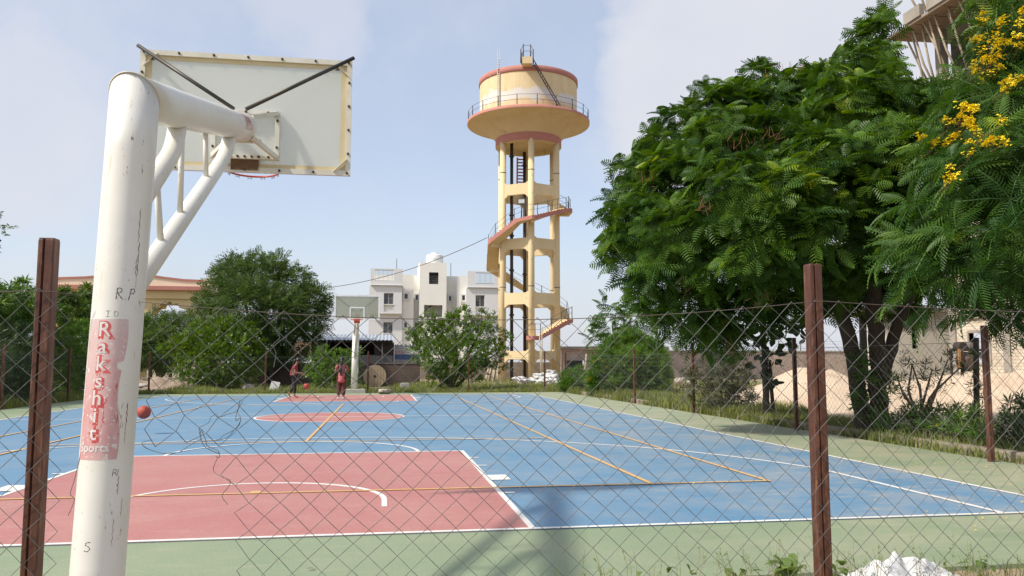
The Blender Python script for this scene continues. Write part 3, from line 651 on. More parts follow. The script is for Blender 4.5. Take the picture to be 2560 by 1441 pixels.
chain('wire_mesh', (-9.4, FNY-.03, 0), (1, 0, 0), 16.6, 1.63, fence, r=.0017, topf=topz, warp=warp, skip=skp)
M_rw = mat('rusty_wire', (.09, .055, .04), (.14, .12, .11), .7, 10)
for xs_, xe_ in ((-9.4, -.11), (.15, 9.2)): MB().tube([(xs_+(xe_-xs_)*i/70, FNY-.03, topz(xs_+(xe_-xs_)*i/70+9.4)-.012) for i in range(71)], .002, 5).build('top_wire', M_rw, fence)
b = MB()   # loose ends of the cut mesh
for P in ([(600, 1000), (592, 1028), (565, 1037), (547, 1044), (541, 1036), (527, 1044), (521, 1058), (498, 1070), (502, 1082), (501, 1103)], [(607, 1002), (593, 1030), (590, 1052), (601, 1045), (599, 1060), (588, 1074), (560, 1088), (545, 1100), (506, 1103)],
          [(594, 1030), (601, 1045), (600, 1055), (588, 1073), (560, 1098), (504, 1104)], [(502, 1072), (514, 1100), (518, 1115), (545, 1128), (549, 1143), (540, 1142)], [(498, 1080), (508, 1112), (525, 1125), (548, 1135)],
          [(440, 1132), (410, 1134), (375, 1125), (358, 1115), (357, 1106), (380, 1100)], [(450, 1130), (480, 1110), (500, 1100)], [(545, 1143), (533, 1175), (552, 1192), (574, 1200), (573, 1215), (555, 1240), (570, 1262)],
          [(205, 1120), (196, 1160), (186, 1200), (176, 1235), (186, 1250), (170, 1290)], [(1062, 795), (1050, 800), (1052, 812), (1040, 820), (1012, 830)], [(830, 802), (833, 815), (838, 826)], [(810, 800), (812, 815), (806, 840), (818, 855), (800, 875), (770, 905), (740, 950)],
          [(700, 820), (692, 830), (700, 845), (683, 862), (690, 885), (684, 920)]):
    Q = [fy(px, py, FNY-.03+random.uniform(-.02, .03)) for px, py in P]; R = []
    for i in range(len(Q)-1):
        p0, p1, p2, p3 = Q[max(i-1, 0)], Q[i], Q[i+1], Q[min(i+2, len(Q)-1)]
        for k in range(4):
            t = k/4; R.append(.5*((2*p1)+(-p0+p2)*t+(2*p0-5*p1+4*p2-p3)*t*t+(-p0+3*p1-3*p2+p3)*t**3))
    R.append(Q[-1]); MB().tube(R, .0016, 4).build('loose_wire', M_gal, fence)
def runfence(label, pts, h, meshspans, hgt=1.6):
    t_ = thing('chain_link_fence', label, 'fence', (*pts[0], 0), 'chain-link fences round the court')
    for p in pts: post(p, h+random.uniform(-.05, .05), t_, .07, random.uniform(-.1, .1))
    for a, b_ in meshspans:
        a, b_ = Vector((*a, 0)), Vector((*b_, 0)); chain('wire_mesh', a, (b_-a).normalized(), (b_-a).length, hgt, t_, r=.0015, sides=3)
        MB().tube([a+Vector((0, 0, hgt)), b_+Vector((0, 0, hgt))], .003, 4).build('top_wire', M_gal, t_)
    return t_
runfence('chain-link fence along the right side of the court below the big tree', [(9.3, -15.9), (9.25, -10.6), (9.28, -5.42), (9.46, .35), (9.55, 5.75), (9.70, 11.81), (9.8, 17.2)], 1.82, [((9.36, -15.9), (9.85, 17.2))])
fr_ = runfence('chain-link fence along the far end of the court, behind the distant hoop', [(8.81, 17.3), (5.15, 16.9), (.58, 17.0), (-3.9, 16.9), (-8.8, 17.0)], 1.85, [((-9.3, 17.05), (9.6, 17.05))])
runfence('chain-link fence along the left side of the court against the hedge', [(-9.6, y) for y in (-15.9, -10, -5, 0, 5.1, 10.1, 15)], 1.85, [((-9.66, -15.9), (-9.66, 17.0))])
# ================================================================== WATER TOWER
M_cream_t = mat('tower_cream', (.73, .57, .34), (.67, .50, .28), .85, .6, (.44, .33, .19), .15, 8, stretch=(1.5, 1.5, .4), sthr=(.58, .72), sscale=1.1)
M_colm = mat('tower_column', (.76, .61, .37), (.70, .54, .31), .85, .5, (.38, .32, .24), .15, 8, stretch=(1.6, 1.6, .55), sthr=(.62, .68), sscale=2.2)
M_pink = mat('tower_pink', (.50, .21, .17), (.44, .18, .145), .85, .7, (.58, .40, .30), .1, 8, sthr=(.66, .72), sscale=2)
M_steel_d = mat('dark_steel', (.04, .045, .055), (.06, .05, .05), .5, 3); M_pipe = mat('black_pipe', (.022, .017, .015), (.035, .024, .02), .5, 2); M_wht = mat('white_paint', (.74, .74, .73), (.66, .66, .64), .6, 3)
def tankmat():
    m, t, b = _m('tank_wall'); g = _n(t, 'ShaderNodeNewGeometry'); P = g.outputs['Position']; s = _n(t, 'ShaderNodeSeparateXYZ'); t.links.new(P, s.inputs[0])
    st = _n(t, 'ShaderNodeVectorMath', operation='MULTIPLY'); st.inputs[1].default_value = (1.2, 1.2, .3); t.links.new(P, st.inputs[0])
    col = _mix(t, _ramp(t, _noise(t, 1.1, 6, .6, st.outputs[0]).outputs['Fac'], .38, .7), (.76, .60, .36), (.68, .51, .28))
    col = _mix(t, _ramp(t, _noise(t, 2.4, 6, .65, st.outputs[0]).outputs['Fac'], .60, .72, 0, .6), col, (.36, .29, .18))
    n = _noise(t, .8, 5, .6, P); a = _n(t, 'ShaderNodeMath', operation='MULTIPLY_ADD'); a.inputs[1].default_value = 2.2; t.links.new(n.outputs['Fac'], a.inputs[0]); t.links.new(s.outputs['Z'], a.inputs[2])
    lo = _ramp(t, a.outputs[0], TB+1.75, TB+1.95); hi = _ramp(t, a.outputs[0], TB+2.75, TB+2.6)
    k = _n(t, 'ShaderNodeMath', operation='MULTIPLY'); t.links.new(lo, k.inputs[0]); t.links.new(hi, k.inputs[1])
    col = _mix(t, k.outputs[0], col, (.70, .66, .60)); t.links.new(col, b.inputs['Base Color']); b.inputs['Roughness'].default_value = .88
    bp = _n(t, 'ShaderNodeBump', _Strength=.2, _Distance=.03); t.links.new(_noise(t, 6, 4, .6, P).outputs['Fac'], bp.inputs['Height']); t.links.new(bp.outputs[0], b.inputs['Normal'])
    return m
TX, TY = 12.68, 42.92; Tv = Vector((TX-CP.x, TY-CP.y, 0)).normalized(); Tn = Vector((Tv.y, -Tv.x, 0))
zT = lambda y: fy(1322, y, TY).z
def tp(a, r, z): a = math.radians(a); return Vector((TX, TY, 0))+Tn*(r*math.sin(a))-Tv*(r*math.cos(a))+Vector((0, 0, z))
TB = zT(309)
tower = thing('water_tower', 'tall cream and pink concrete water tower with a winding outside stair', 'water tower', (TX, TY, 0))
MB().lathe([(3.97, zT(221)), (3.97, zT(311))], (TX, TY), 72).build('tank_wall', tankmat(), tower)
MB().lathe([(3.98, zT(221)), (4.05, zT(219.5)), (4.05, zT(208)), (3.95, zT(206.5)), (2.5, zT(202)), (.01, zT(199))], (TX, TY), 72).build('rim_band', M_pink, tower)
MB().lathe([(3.96, TB), (4.98, TB-.01), (4.98, zT(315.5))], (TX, TY), 72).build('balcony_edge', M_pink, tower)
MB().lathe([(4.975, zT(315.5)), (4.6, zT(317)), (3.77, zT(321)), (2.6, zT(354))], (TX, TY), 72).build('tank_bowl', M_cream_t, tower)
MB().lathe([(2.66, zT(352)), (2.68, zT(353)), (2.68, zT(371)), (2.66, zT(372))], (TX, TY), 64).build('ring_beam', M_pink, tower)
MB().lathe([(2.66, zT(372)), (2.15, zT(372.5)), (2.15, zT(362)), (1.4, zT(356)), (.01, zT(352))], (TX, TY), 64).build('tank_floor', M_cream_t, tower)
CA = [5, 65, 125, 185, 245, 305]; CRad = 2.46; levels = [(879, 899), (738, 766), (606, 632), (474, 500)]
for a in CA: MB().loft([[tp(a, CRad, z)+Vector((.245*math.cos(2*PI*j/20), .245*math.sin(2*PI*j/20), 0)) for j in range(20)] for z in (-.2, zT(640), zT(368))], True, True).build('column', M_colm, tower)
for y0, y1 in levels:
    for i in range(6):
        p, q = tp(CA[i], CRad, 0), tp(CA[(i+1) % 6], CRad, 0); d = (q-p).normalized(); p = p+d*.18; q = q-d*.18; z1, z0 = zT(y0), zT(y1); Ln = (q-p).length; wv = d.cross(Vector((0, 0, 1)))*.14
        prof = [(0, z1), (0, z0-.34), (.36, z0), (Ln-.36, z0), (Ln, z0-.34), (Ln, z1+.0), (Ln-.22, z1-.0)]
        b = MB(); b.loft([[p+d*u+Vector((0, 0, z))+wv*s for u, z in ((0, z1+.16), (0, z0-.30), (.34, z0), (Ln-.34, z0), (Ln, z0-.30), (Ln, z1+.16), (Ln-.25, z1), (.25, z1))] for s in (-1, 1)], True, True, False); b.build('tie_beam', M_colm, tower)
# winding stair
tab = [(-4, 844), (16, 844), (62, 800), (98, 799), (150, 744), (185, 711), (245, 662), (305, 612), (345, 563), (372, 558), (418, 532), (462, 530), (515, 478), (548, 447)]
tz = [(a, zT(y)) for a, y in tab]
def stz(a):
    for (a0, q0), (a1, q1) in zip(tz, tz[1:]):
        if a <= a1: return q0+(q1-q0)*(a-a0)/(a1-a0)
    return tz[-1][1]
flat = lambda a: -4 <= a <= 16 or 62 <= a <= 98 or 345 <= a <= 372 or 418 <= a <= 462
VX = [-55+60*i for i in range(12)]
def sp(a, r, z):
    for v0, v1 in zip(VX, VX[1:]):
        if a <= v1: return tp(v0, r, z).lerp(tp(v1, r, z), (a-v0)/(v1-v0))
ri, ro = 2.76, 3.82; st = MB(); sg = MB(); SA = [i*4.0-4 for i in range(139)]
for a0, a1 in zip(SA, SA[1:]):
    am = (a0+a1)/2; top = stz(a0) if flat(am) else max(stz(a0), stz(a1)); s0, s1 = stz(a0)-.30, stz(a1)-.30
    A, B, C, D = [sp(a, r, 0) for a, r in ((a0, ri), (a1, ri), (a1, ro), (a0, ro))]
    Z = lambda p, z: (p.x, p.y, z)
    st.face([Z(D, top), Z(C, top), Z(B, top), Z(A, top)][::-1]); st.face([Z(A, s0), Z(B, s1), Z(C, s1), Z(D, s0)][::-1]); st.face([Z(A, s0), Z(A, top), Z(B, top), Z(B, s1)][::-1])
    st.face([Z(A, s0-.0), Z(D, s0), Z(D, top), Z(A, top)]); st.face([Z(B, s1), Z(C, s1), Z(C, top), Z(B, top)])
    E_, F_ = sp(a1, ro+.02, 0), sp(a0, ro+.02, 0); sg.loft([[Z(F_, s0), Z(E_, s1), Z(E_, top), Z(F_, top)], [Z(D, s0), Z(C, s1), Z(C, top), Z(D, top)]], True, True, False)
st.build('stair', M_cream_t, tower); sg.build('stair_edge', M_pink, tower)
# cantilever brackets carrying the stair
for a in (65, 245-0, 305, 365, 425, 125, 485):
    z = stz(a)-.30; b = MB(); p, q = tp(a, 2.5, z-.05), tp(a, 3.55, z-.05); b.bar(p, q, .22, .26); b.build('stair_bracket', M_cream_t, tower)
# steep last flight up to the balcony hatch at the back
b = MB(); p0, p1 = tp(190, 3.2, zT(447)), tp(190, 3.0, zT(372)); sd = tp(278, 1, 0)-tp(278, 0, 0)
for s in (-.42, .42): b.bar(p0+sd*s, p1+sd*s, .1, .28)
for i in range(9): c = p0.lerp(p1, (i+.5)/9); b.bar(c-sd*.42, c+sd*.42, .26, .06)
b.build('top_flight', M_pink, tower)
# railings
rp, rr = MB(), MB(); pr = None
for a in [-4, 8]+list(range(16, 66, 16))+[70, 98]+list(range(116, 336, 22))+[340, 356, 372]+list(range(388, 418, 15))+[420, 440, 460]+list(range(478, 548, 20)):
    p = sp(a, ro-.05, stz(a)-.1); q = p+Vector((0, 0, 1.05)); MB().tube([p, q], .03, 5).build('rail_post', M_steel_d, tower)
    if pr: rr.tube([pr+Vector((0, 0, 1.0)), p+Vector((0, 0, 1.0))], .014, 4); rr.tube([pr+Vector((0, 0, .58)), p+Vector((0, 0, .58))], .012, 4)
    pr = p
rr.build('hand_rail', M_steel_d, tower)
for i in range(20):
    a = 8+18*i; p = tp(a, 4.9, TB); MB().tube([p, p+Vector((0, 0, .84))], .035, 5).build('balcony_post', M_steel_d, tower)
for z in (.82, .42): MB().tube([tp(8+18*i, 4.9, TB+z) for i in range(21)], .014, 4).build('balcony_rail', M_steel_d, tower)
# roof landing, its rails and the slanting ladder
zp = zT(206); b = MB()
p = tp(-1, 4.35, 0); fx_ = Tn; fyv = Tv
mt = Matrix((Tn.to_4d(), Tv.to_4d(), (0, 0, 1, 0), (0, 0, 0, 1))).transposed(); mt.translation = tp(-1, 4.30, 0)
b.box((-.38, -.55, zp-.25), (.38, .60, zp+.27), mt); lan = b.build('roof_landing', M_cream_t, tower)
b = MB()
for x, y, h in ((-.30, -.4, 1.05), (.26, -.4, 1.0), (-.5, .4, .95), (.46, .4, .95), (-.42, .9, .9)): q = mt @ Vector((x, y, zp+.27)); b.tube([q-Vector((0, 0, .15)), q+Vector((0, 0, h))], .045, 6)
for z in (.95, .5):
    q = [mt @ Vector((x, y, zp+.27+z)) for x, y in ((-.5, .4), (-.30, -.4), (.26, -.4), (.46, .4))]; b.tube(q, .016, 4)
b.build('landing_rail', M_steel_d, lan)
b = MB(); l0, l1 = mt @ Vector((.42, -.1, zp+.15)), tp(33, 4.55, TB+.02); up = Vector((0, 0, .17))
for s in (-1, 1): b.bar(l0+up*s, l1+up*s, .07, .05)
for i in range(16): c = l0.lerp(l1, (i+.5)/16); b.bar(c-up, c+up, .03, .03)
b.build('slant_ladder', mat('ladder_brown', (.10, .05, .04), (.07, .04, .035), .6), tower)
b = MB(); p = tp(-34.5, 4.07, 0)
for s in (-.085, .085): b.bar(p+Tn*s+Vector((0, 0, TB)), p+Tn*s+Vector((0, 0, zT(160))), .05, .05, (0, 1, 0))
for i in range(22): z = TB+.1+i*.19; b.bar(p-Tn*.08+Vector((0, 0, z)), p+Tn*.08+Vector((0, 0, z)), .12, .03)
b.build('level_gauge', M_wht, tower)
for a, r, wd in ((309, 1.72, .13), (190, 1.9, .13)):
    o = MB().tube([tp(a, r, -.1), tp(a, r, zT(366))], wd, 12).build('riser_pipe', M_pipe, tower)
    b = MB()
    for y in (400, 545, 595, 680, 790, 880): c = tp(a, r, zT(y)); b.tube([c-Vector((0, 0, .06)), c+Vector((0, 0, .06))], wd*1.55, 12)
    b.build('flange', M_pipe, o)
for y in (443, 723): 
    for a in CA: MB().lathe([(.252, zT(y)-.03), (.256, zT(y)-.02), (.256, zT(y)+.02), (.252, zT(y)+.03)], tp(a, CRad, 0), 20).build('band_clamp', M_steel_d, tower)
# floodlight on the stair rail
q = sp(350, ro, stz(350)+1.0); fl = thing('floodlight', 'small black floodlight clamped to the stair rail of the water tower', 'floodlight', q-Vector((0, 0, .9)))
MB().tube([q-Vector((0, 0, 1.0)), q], .05, 6).build('bracket', M_steel_d, fl); MB().box((-.30, -.06, 0), (.30, .06, .42), Matrix.Translation(q) @ Matrix.Rotation(-.3, 4, 'Z')).build('lamp_body', M_steel_d, fl); MB().box((-.23, -.075, .06), (.23, -.062, .36), Matrix.Translation(q) @ Matrix.Rotation(-.3, 4, 'Z')).build('lamp_glass', mat('lamp_glass', (.6, .62, .62), rough=.15), fl)

# ================================================================== APARTMENT BUILDING BEHIND
HY = 68.0
M_hgrey = mat('plaster_grey', (.74, .735, .73), (.70, .695, .685), .9, .4, (.56, .55, .54), .05, 6, sthr=(.62, .8), sscale=.6)
M_hcream = mat('plaster_cream', (.87, .85, .79), (.83, .80, .73), .9, .4, (.70, .66, .58), .05, 6, sthr=(.62, .8), sscale=.6)
M_glass = mat('window_glass', (.05, .055, .06), (.10, .10, .10), .12, .8, (.24, .23, .21), sthr=(.56, .62), sscale=1.4); M_alu = mat('window_frame', (.50, .50, .49), rough=.5); M_dark = mat('interior_shade', (.012, .012, .012), (.02, .018, .016), .9)  # M_dark: near-black colour standing in for shade inside openings
ZX, ZY = lambda x: 820+x/3.696, lambda y: 620+y/3.696
def H2(zx, zy, Y): p = fy(ZX(zx), ZY(zy), Y); return p.x, p.z
apt = thing('apartment_building', 'cream and grey three storey apartment building far behind the court', 'building', (6, HY+5, 0))
def hbox(name, m, x0, y0, x1, y1, Y, dep, parent=apt, low=None):
    a, z1 = H2(x0, y0, Y); b_, z0 = H2(x1, y1, Y); return MB().box((a, Y, z0 if low is None else low), (b_, Y+dep, z1)).build(name, m, parent)
def holed(name, m, x0, y0, x1, y1, Y, th, holes, parent=apt, low=None):
    """front wall with real openings"""
    a, z1 = H2(x0, y0, Y); b_, z0 = H2(x1, y1, Y); z0 = z0 if low is None else low
    hs = [(*H2(h[0], h[3], Y), *H2(h[2], h[1], Y)) for h in holes]
    xs_ = sorted({a, b_, *[h[0] for h in hs], *[h[2] for h in hs]}); zs = sorted({z0, z1, *[h[1] for h in hs], *[h[3] for h in hs]}); mb = MB()
    for i in range(len(xs_)-1):
        for j in range(len(zs)-1):
            cx, cz = (xs_[i]+xs_[i+1])/2, (zs[j]+zs[j+1])/2
            if any(h[0] < cx < h[2] and h[1] < cz < h[3] for h in hs): continue
            mb.box((xs_[i], Y, zs[j]), (xs_[i+1], Y+th, zs[j+1]))
    return mb.build(name, m, parent)
def hwin(x0, y0, x1, y1, Y, parent, panes=2):
    a, z1 = H2(x0, y0, Y); b_, z0 = H2(x1, y1, Y); f = .05
    w_ = MB().box((a, Y+.12, z0), (b_, Y+.17, z0+f)).box((a, Y+.12, z1-f), (b_, Y+.17, z1))
    for i in range(panes+1): x = a+(b_-a-f)*i/panes; w_.box((x, Y+.121, z0+f), (x+f, Y+.169, z1-f))
    o = w_.build('window', M_alu, parent)
    for i in range(panes): x = a+f+(b_-a-f)*i/panes; MB().box((x, Y+.14, z0+f), (x+(b_-a-f)/panes-f, Y+.15, z1-f)).build('pane', M_glass, o)
    MB().box((a-.06, Y-.05, z0-.07), (b_+.06, Y+.1, z0-.002)).build('sill', M_hgrey, o)
    return o
# body behind everything
hbox('main_block', M_hcream, 392, 250, 1290, 900, HY+2.4, 9, low=-.1); 
hbox('main_block', M_hcream, 392, 335, 690, 900, HY+1.2, 10, low=-.1); hbox('main_block', M_hcream, 1292, 357, 1600, 900, HY+1.2, 10, low=-.1)
for (x0, x1, yp, yq, yb, wx0, wx1, wy0, wy1, w2, w3, gx0, gx1, gy0, gy1) in ((395, 690, 190, 345, 605, 515, 605, 418, 523, 687, 790, 430, 608, 203, 308), (1288, 1602, 215, 366, 622, 1363, 1448, 438, 545, 697, 795, 1365, 1537, 230, 333)):
    Yw = HY
    holed('parapet', M_hgrey, x0, yp, x1, yq, Yw, .25, [(gx0, gy0, gx1, gy1)])
    hbox('parapet_slab', M_hgrey, x0-2, yq-4, x1+2, yq+4, Yw-.12, 1.3)
    bay = holed('bay_wall', M_hgrey, x0-12, yq+4, x1-8, yb, Yw+.1, .25, [(wx0, wy0, wx1, wy1), (wx0, wy1+3, wx1, yb-14)])
    hbox('bay_panel', M_hcream, wx0-1, wy1+2, wx1+1, yb-13, Yw+.3, .05, bay)
    MB().box((H2(x0-12, yb, Yw+.35)[0], Yw+.35, H2(x0, yb, Yw+.35)[1]), (H2(x1-8, yb, Yw+.35)[0], Yw+1.2, H2(x0, yq, Yw+.35)[1])).build('bay_core', M_hcream, apt)
    hbox('bay_sill', M_hcream, x0-14, yb-1, x1-6, yb+5, Yw+.05, 1.2)
    lowb = holed('lower_wall', M_hgrey, x0-18, yb+5, x1-8, 1000, Yw+.6, .25, [(wx0-5, w2, wx1-7, w3)], low=-.1)
    MB().box((H2(x0-18, yb, Yw+.9)[0], Yw+.9, -.1), (H2(x1-8, yb, Yw+.9)[0], Yw+1.3, H2(x0, yb+5, Yw+.9)[1])).build('lower_core', M_hcream, apt)
    hwin(wx0, wy0, wx1, wy1, Yw+.1, bay); hwin(wx0-5, w2, wx1-7, w3, Yw+.6, lowb)
    a, z1 = H2(gx0, gy0, Yw); b_, z0 = H2(gx1, gy1, Yw); g = MB()
    for i in range(16): x = a+(b_-a)*i/15; g.bar((x, Yw+.1, z0), (x, Yw+.1, z1), .03, .03, (0, 1, 0))
    for z in (z0+.02, z1-.02): g.bar((a, Yw+.08, z), (b_, Yw+.08, z), .04, .04)
    g.build('terrace_grille', M_steel_d, apt)
    # terrace behind the grille
    MB().box((a-.3, Yw+4, H2(0, yq, Yw)[1]), (b_+.3, Yw+4.2, H2(0, gy0-2, Yw+4)[1]-1.75)).build('terrace_wall', M_hcream, apt)
holed('stair_wall', M_hcream, 690, 247, 785, 1000, HY+.9, .3, [(706, 425, 738, 472), (704, 690, 730, 737)], low=-.1); holed('stair_wall', M_hcream, 1192, 260, 1288, 1000, HY+.9, .3, [(1238, 438, 1266, 486)], low=-.1)
holed('shaft_wall', M_hcream, 785, 265, 850, 1000, HY+1.9, .3, [(808, 437, 833, 484), (803, 694, 826, 740)], low=-.1); holed('shaft_wall', M_hcream, 1092, 290, 1192, 1000, HY+1.9, .3, [(1117, 447, 1139, 492)], low=-.1)
for x0, y0, x1, y1, Y in ((706, 425, 738, 472, HY+.9), (704, 690, 730, 737, HY+.9), (1238, 438, 1266, 486, HY+.9), (808, 437, 833, 484, HY+1.9), (803, 694, 826, 740, HY+1.9), (1117, 447, 1139, 492, HY+1.9)):
    o = hwin(x0, y0, x1, y1, Y, apt, 1); a, z1 = H2(x0, y0, Y); b_, z0 = H2(x1, y1, Y); q = .17
    MB().box((a-q, Y-.14, z0-q), (b_+q, Y-.003, z0)).box((a-q, Y-.14, z1), (b_+q, Y-.003, z1+q)).box((a-q, Y-.139, z0), (a, Y-.004, z1)).box((b_, Y-.139, z0), (b_+q, Y-.004, z1)).build('window_surround', M_hgrey, o)
tw = holed('stair_tower', M_hcream, 850, 135, 1090, 1000, HY+.4, .35, [(933, 227, 1022, 335), (887, 530, 1058, 640)], low=-.1)
a0_, zt_ = H2(846, 135, HY+.75); a1_, _ = H2(1090, 135, HY+.75)
MB().box((a0_+.02, HY+3.4, -.1), (a1_-.02, HY+6, zt_)).box((a0_+.0, HY+.752, zt_-.15), (a1_, HY+5.99, zt_-.001)).box((a0_, HY+.753, -.1), (a0_+.25, HY+3.4, zt_-.15)).box((a1_-.25, HY+.753, -.1), (a1_, HY+3.4, zt_-.15)).build('stair_tower_body', M_hcream, apt)
MB().box((a0_+.3, HY+3.2, 0), (a1_-.3, HY+3.39, zt_-.2)).build('stair_shade', M_dark, apt)  # near-black box, painted shade behind the stair tower openings
a, z1 = H2(933, 227, HY+.5); b_, z0 = H2(1022, 335, HY+.5); g = MB()
for i in range(6): x = a+(b_-a)*(i+.5)/6; g.bar((x, HY+.6, z0), (x, HY+.6, z1), .05, .05, (0, 1, 0))
for i in range(6): z = z0+(z1-z0)*(i+.5)/6; g.bar((a, HY+.64, z), (b_, HY+.64, z), .05, .05)
g.build('ventilation_grid', M_steel_d, apt)
a, z1 = H2(890, 532, HY+.9); b_, z0 = H2(945, 600, HY+.9); MB().bar((a, HY+2, z0), (b_+.8, HY+2.3, z1+.4), .9, .15).box((b_-.9, HY+1.9, z0), (b_-.1, HY+1.95, z1)).build('stair_flight', M_wht, apt)
for x0, x1, Y in ((787, 850, HY+2.4), (1095, 1190, HY+2.4)):
    pass
c = fy(ZX(985), ZY(110), HY+2.5); wt = thing('rooftop_water_tank', 'round white plastic water tank on the roof of the apartment stair tower', 'water tank', (c.x, HY+2.5, zt_))
MB().lathe([(.01, zt_), (.95, zt_), (.97, zt_+.1), (.97, zt_+.55), (1.0, zt_+.6), (.97, zt_+.65), (.97, zt_+.95), (.8, zt_+1.12), (.4, zt_+1.2), (.4, zt_+1.32), (.01, zt_+1.34)], (c.x, HY+2.5), 32).build('tank_shell', M_wht, wt)
for i, (zx, ya, yb) in enumerate(((635, 100, 190), (1135, 140, 292))):
    p = fy(ZX(zx), ZY(ya), HY+2.6); q = fy(ZX(zx), ZY(yb+10), HY+2.6); o = thing('antenna_rod', ('thin metal rod on the left wing of the apartment roof', 'thin metal rod to the right of the apartment stair tower')[i], 'antenna', q)
    MB().tube([q-Vector((0, 0, .3)), p], .035, 6).build('rod', M_steel_d, o)

# ================================================================== ENTRANCE GATE AT THE LEFT
GYY = 52.0; M_gate = mat('gate_yellow', (.74, .56, .29), (.69, .51, .25), .9, .3); M_gatec = mat('gate_cream', (.80, .68, .50), (.76, .64, .46), .9, .3)
gate = thing('entrance_gate', 'wide yellow and pink entrance gate with scalloped arches and a curved top', 'gate', (-16, GYY, 0))
G = lambda px, py: (fy(px, py, GYY).x, fy(px, py, GYY).z)
topc = [(122, 697), (150, 695), (215, 693), (270, 688), (320, 684), (365, 687), (410, 694), (460, 700), (517, 702.5)]
pts = [G(*p) for p in topc]; lowz = G(300, 716)[1]
f3 = lambda x, y, z: (x, GYY+z, y)
MB().poly([(pts[0][0], lowz)]+[(x, z-.09) for x, z in pts][::1]+[(pts[-1][0], lowz)], .0, 2.2, f3).build('parapet', M_gatec, gate)
MB().poly([(x, z-.09) for x, z in pts]+[(x, z+.06) for x, z in pts][::-1], -.08, 2.28, f3).build('coping', M_pink, gate)
x0, x1 = G(112, 700)[0], G(527, 700)[0]
MB().box((x0, GYY-.45, G(300, 725)[1]), (x1, GYY+2.6, G(300, 715)[1])).build('cornice', M_pink, gate)
zA, zB = G(300, 725)[1], G(300, 746)[1]; MB().box((x0+.1, GYY-.1, zB), (x1-.05, GYY+2.1, zA)).build('frieze', M_gate, gate)
# arch wall with scalloped openings
def scal(cx, hw_, zap, zsp):
    P = []; lob = [(-1, -.66, .35), (-.66, -.36, .62), (-.36, .0, 1)]
    L_ = [(-1., 0.), (-.66, .34), (-.36, .68), (-.12, .86), (.12, .86), (.36, .68), (.66, .34), (1., 0.)]
    for (xa, za), (xb, zb) in zip(L_, L_[1:]):
        for k in range(7):
            t_ = k/7; mx_, mz_ = xa+(xb-xa)*t_, za+(zb-za)*t_; nx_, nz_ = -(zb-za), (xb-xa); ln = math.hypot(nx_, nz_); bul = math.sin(PI*t_)*.16
            P.append((cx+hw_*(mx_+nx_/ln*bul*.6), zsp+(zap-zsp)*(mz_+nz_/ln*bul)))
    P.append((cx+hw_, zsp)); return P
zsp = G(426, 800)[1]; zap = G(426, 755)[1]; hwid = (G(492, 700)[0]-G(360, 700)[0])/2
cA = G(426, 700)[0]; cB = G(240, 700)[0]
out_ = [(x0+.15, 0), (x0+.15, zB)]+[(x1-.1, zB), (x1-.1, 0)]
def archwall(xa, xb, cx):
    A = scal(cx, hwid, zap, zsp); mb = MB(); n = len(A)
    for i in range(n-1):
        (xx0, z0_), (xx1, z1_) = A[i], A[i+1]
        mb.loft([[(xx0, GYY+y, z0_), (xx1, GYY+y, z1_), (xx1, GYY+y, zB-.002), (xx0, GYY+y, zB-.002)] for y in (.05, 2.05)], True, True, False)
    mb.box((xa, GYY+.05, -.1), (cx-hwid, GYY+2.05, zB-.002)); mb.box((cx+hwid, GYY+.05, -.1), (xb, GYY+2.05, zB-.002)); mb.build('arch_wall', M_gate, gate)
mid = (cA+cB)/2; archwall(x0+.15, mid, cB); archwall(mid+.004, x1-.1, cA)
p = G(529, 690); MB().box((p[0]-.55, GYY-.2, 0), (p[0]+.75, GYY+2.3, G(529, 697)[1])).build('end_pier', M_gatec, gate)
zf = G(529, 697)[1]; MB().lathe([(.45, zf), (.5, zf+.1), (.35, zf+.2), (.42, zf+.42), (.2, zf+.62), (.05, zf+.75), (.09, zf+.85), (.02, zf+1.15)], (p[0], GYY+1), 20, True).build('finial', M_wht, gate)

# small pink pavilion and far wall glimpsed left of the shed
pv = thing('pavilion', 'small pinkish arched pavilion glimpsed left of the dark shed', 'pavilion', (-5, 46, 0)); a = fy(733, 872, 46); b_ = fy(790, 872, 46); zt2 = a.z+.3
M_pav = mat('pavilion_pink', (.52, .34, .24), (.48, .30, .2), .9, .6)
MB().box((a.x, 46, 0), (a.x+.55, 46.6, zt2-.8)).build('pier', M_pav, pv); MB().box((b_.x-.3, 46, 0), (b_.x+.3, 46.6, zt2-.8)).build('pier', M_pav, pv); MB().box((a.x-.3, 45.8, zt2-.8), (b_.x+.6, 46.8, zt2-.45)).build('beam', M_pav, pv); MB().box((a.x, 45.95, zt2-.45), (b_.x+.3, 46.65, zt2+.3)).build('parapet', M_pav, pv)

# ================================================================== SHED, LOW WALL, RAILING, BANNER, DRUM
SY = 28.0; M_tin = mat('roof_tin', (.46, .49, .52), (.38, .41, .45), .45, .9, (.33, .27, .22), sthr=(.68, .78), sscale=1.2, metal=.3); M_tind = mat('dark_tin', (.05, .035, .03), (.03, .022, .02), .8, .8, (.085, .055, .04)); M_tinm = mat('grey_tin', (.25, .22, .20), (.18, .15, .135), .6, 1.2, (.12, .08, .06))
shed = thing('shed', 'dark open shed with a sloping corrugated tin roof beyond the far fence', 'shed', (-1, SY+2, 0))
sa, sb = fy(752, 850, SY-.4), fy(986, 850, SY-.4); z_f = sa.z; z_b = fy(870, 836, SY+4.5).z
def corr(name, m, p0, u, v, wv, per, amp, nrm_, parent):
    """corrugated sheet: origin p0, across u (unit, length wv), down vector v"""
    n = int(wv/per*4); mb = MB(); P = lambda i, s: Vector(p0)+Vector(u)*(wv*i/n)+Vector(v)*s+Vector(nrm_)*(amp*math.sin(PI/2*i))
    for i in range(n): mb.face([P(i, 0), P(i, 1), P(i+1, 1), P(i+1, 0)], True)
    return mb.build(name, m, parent)
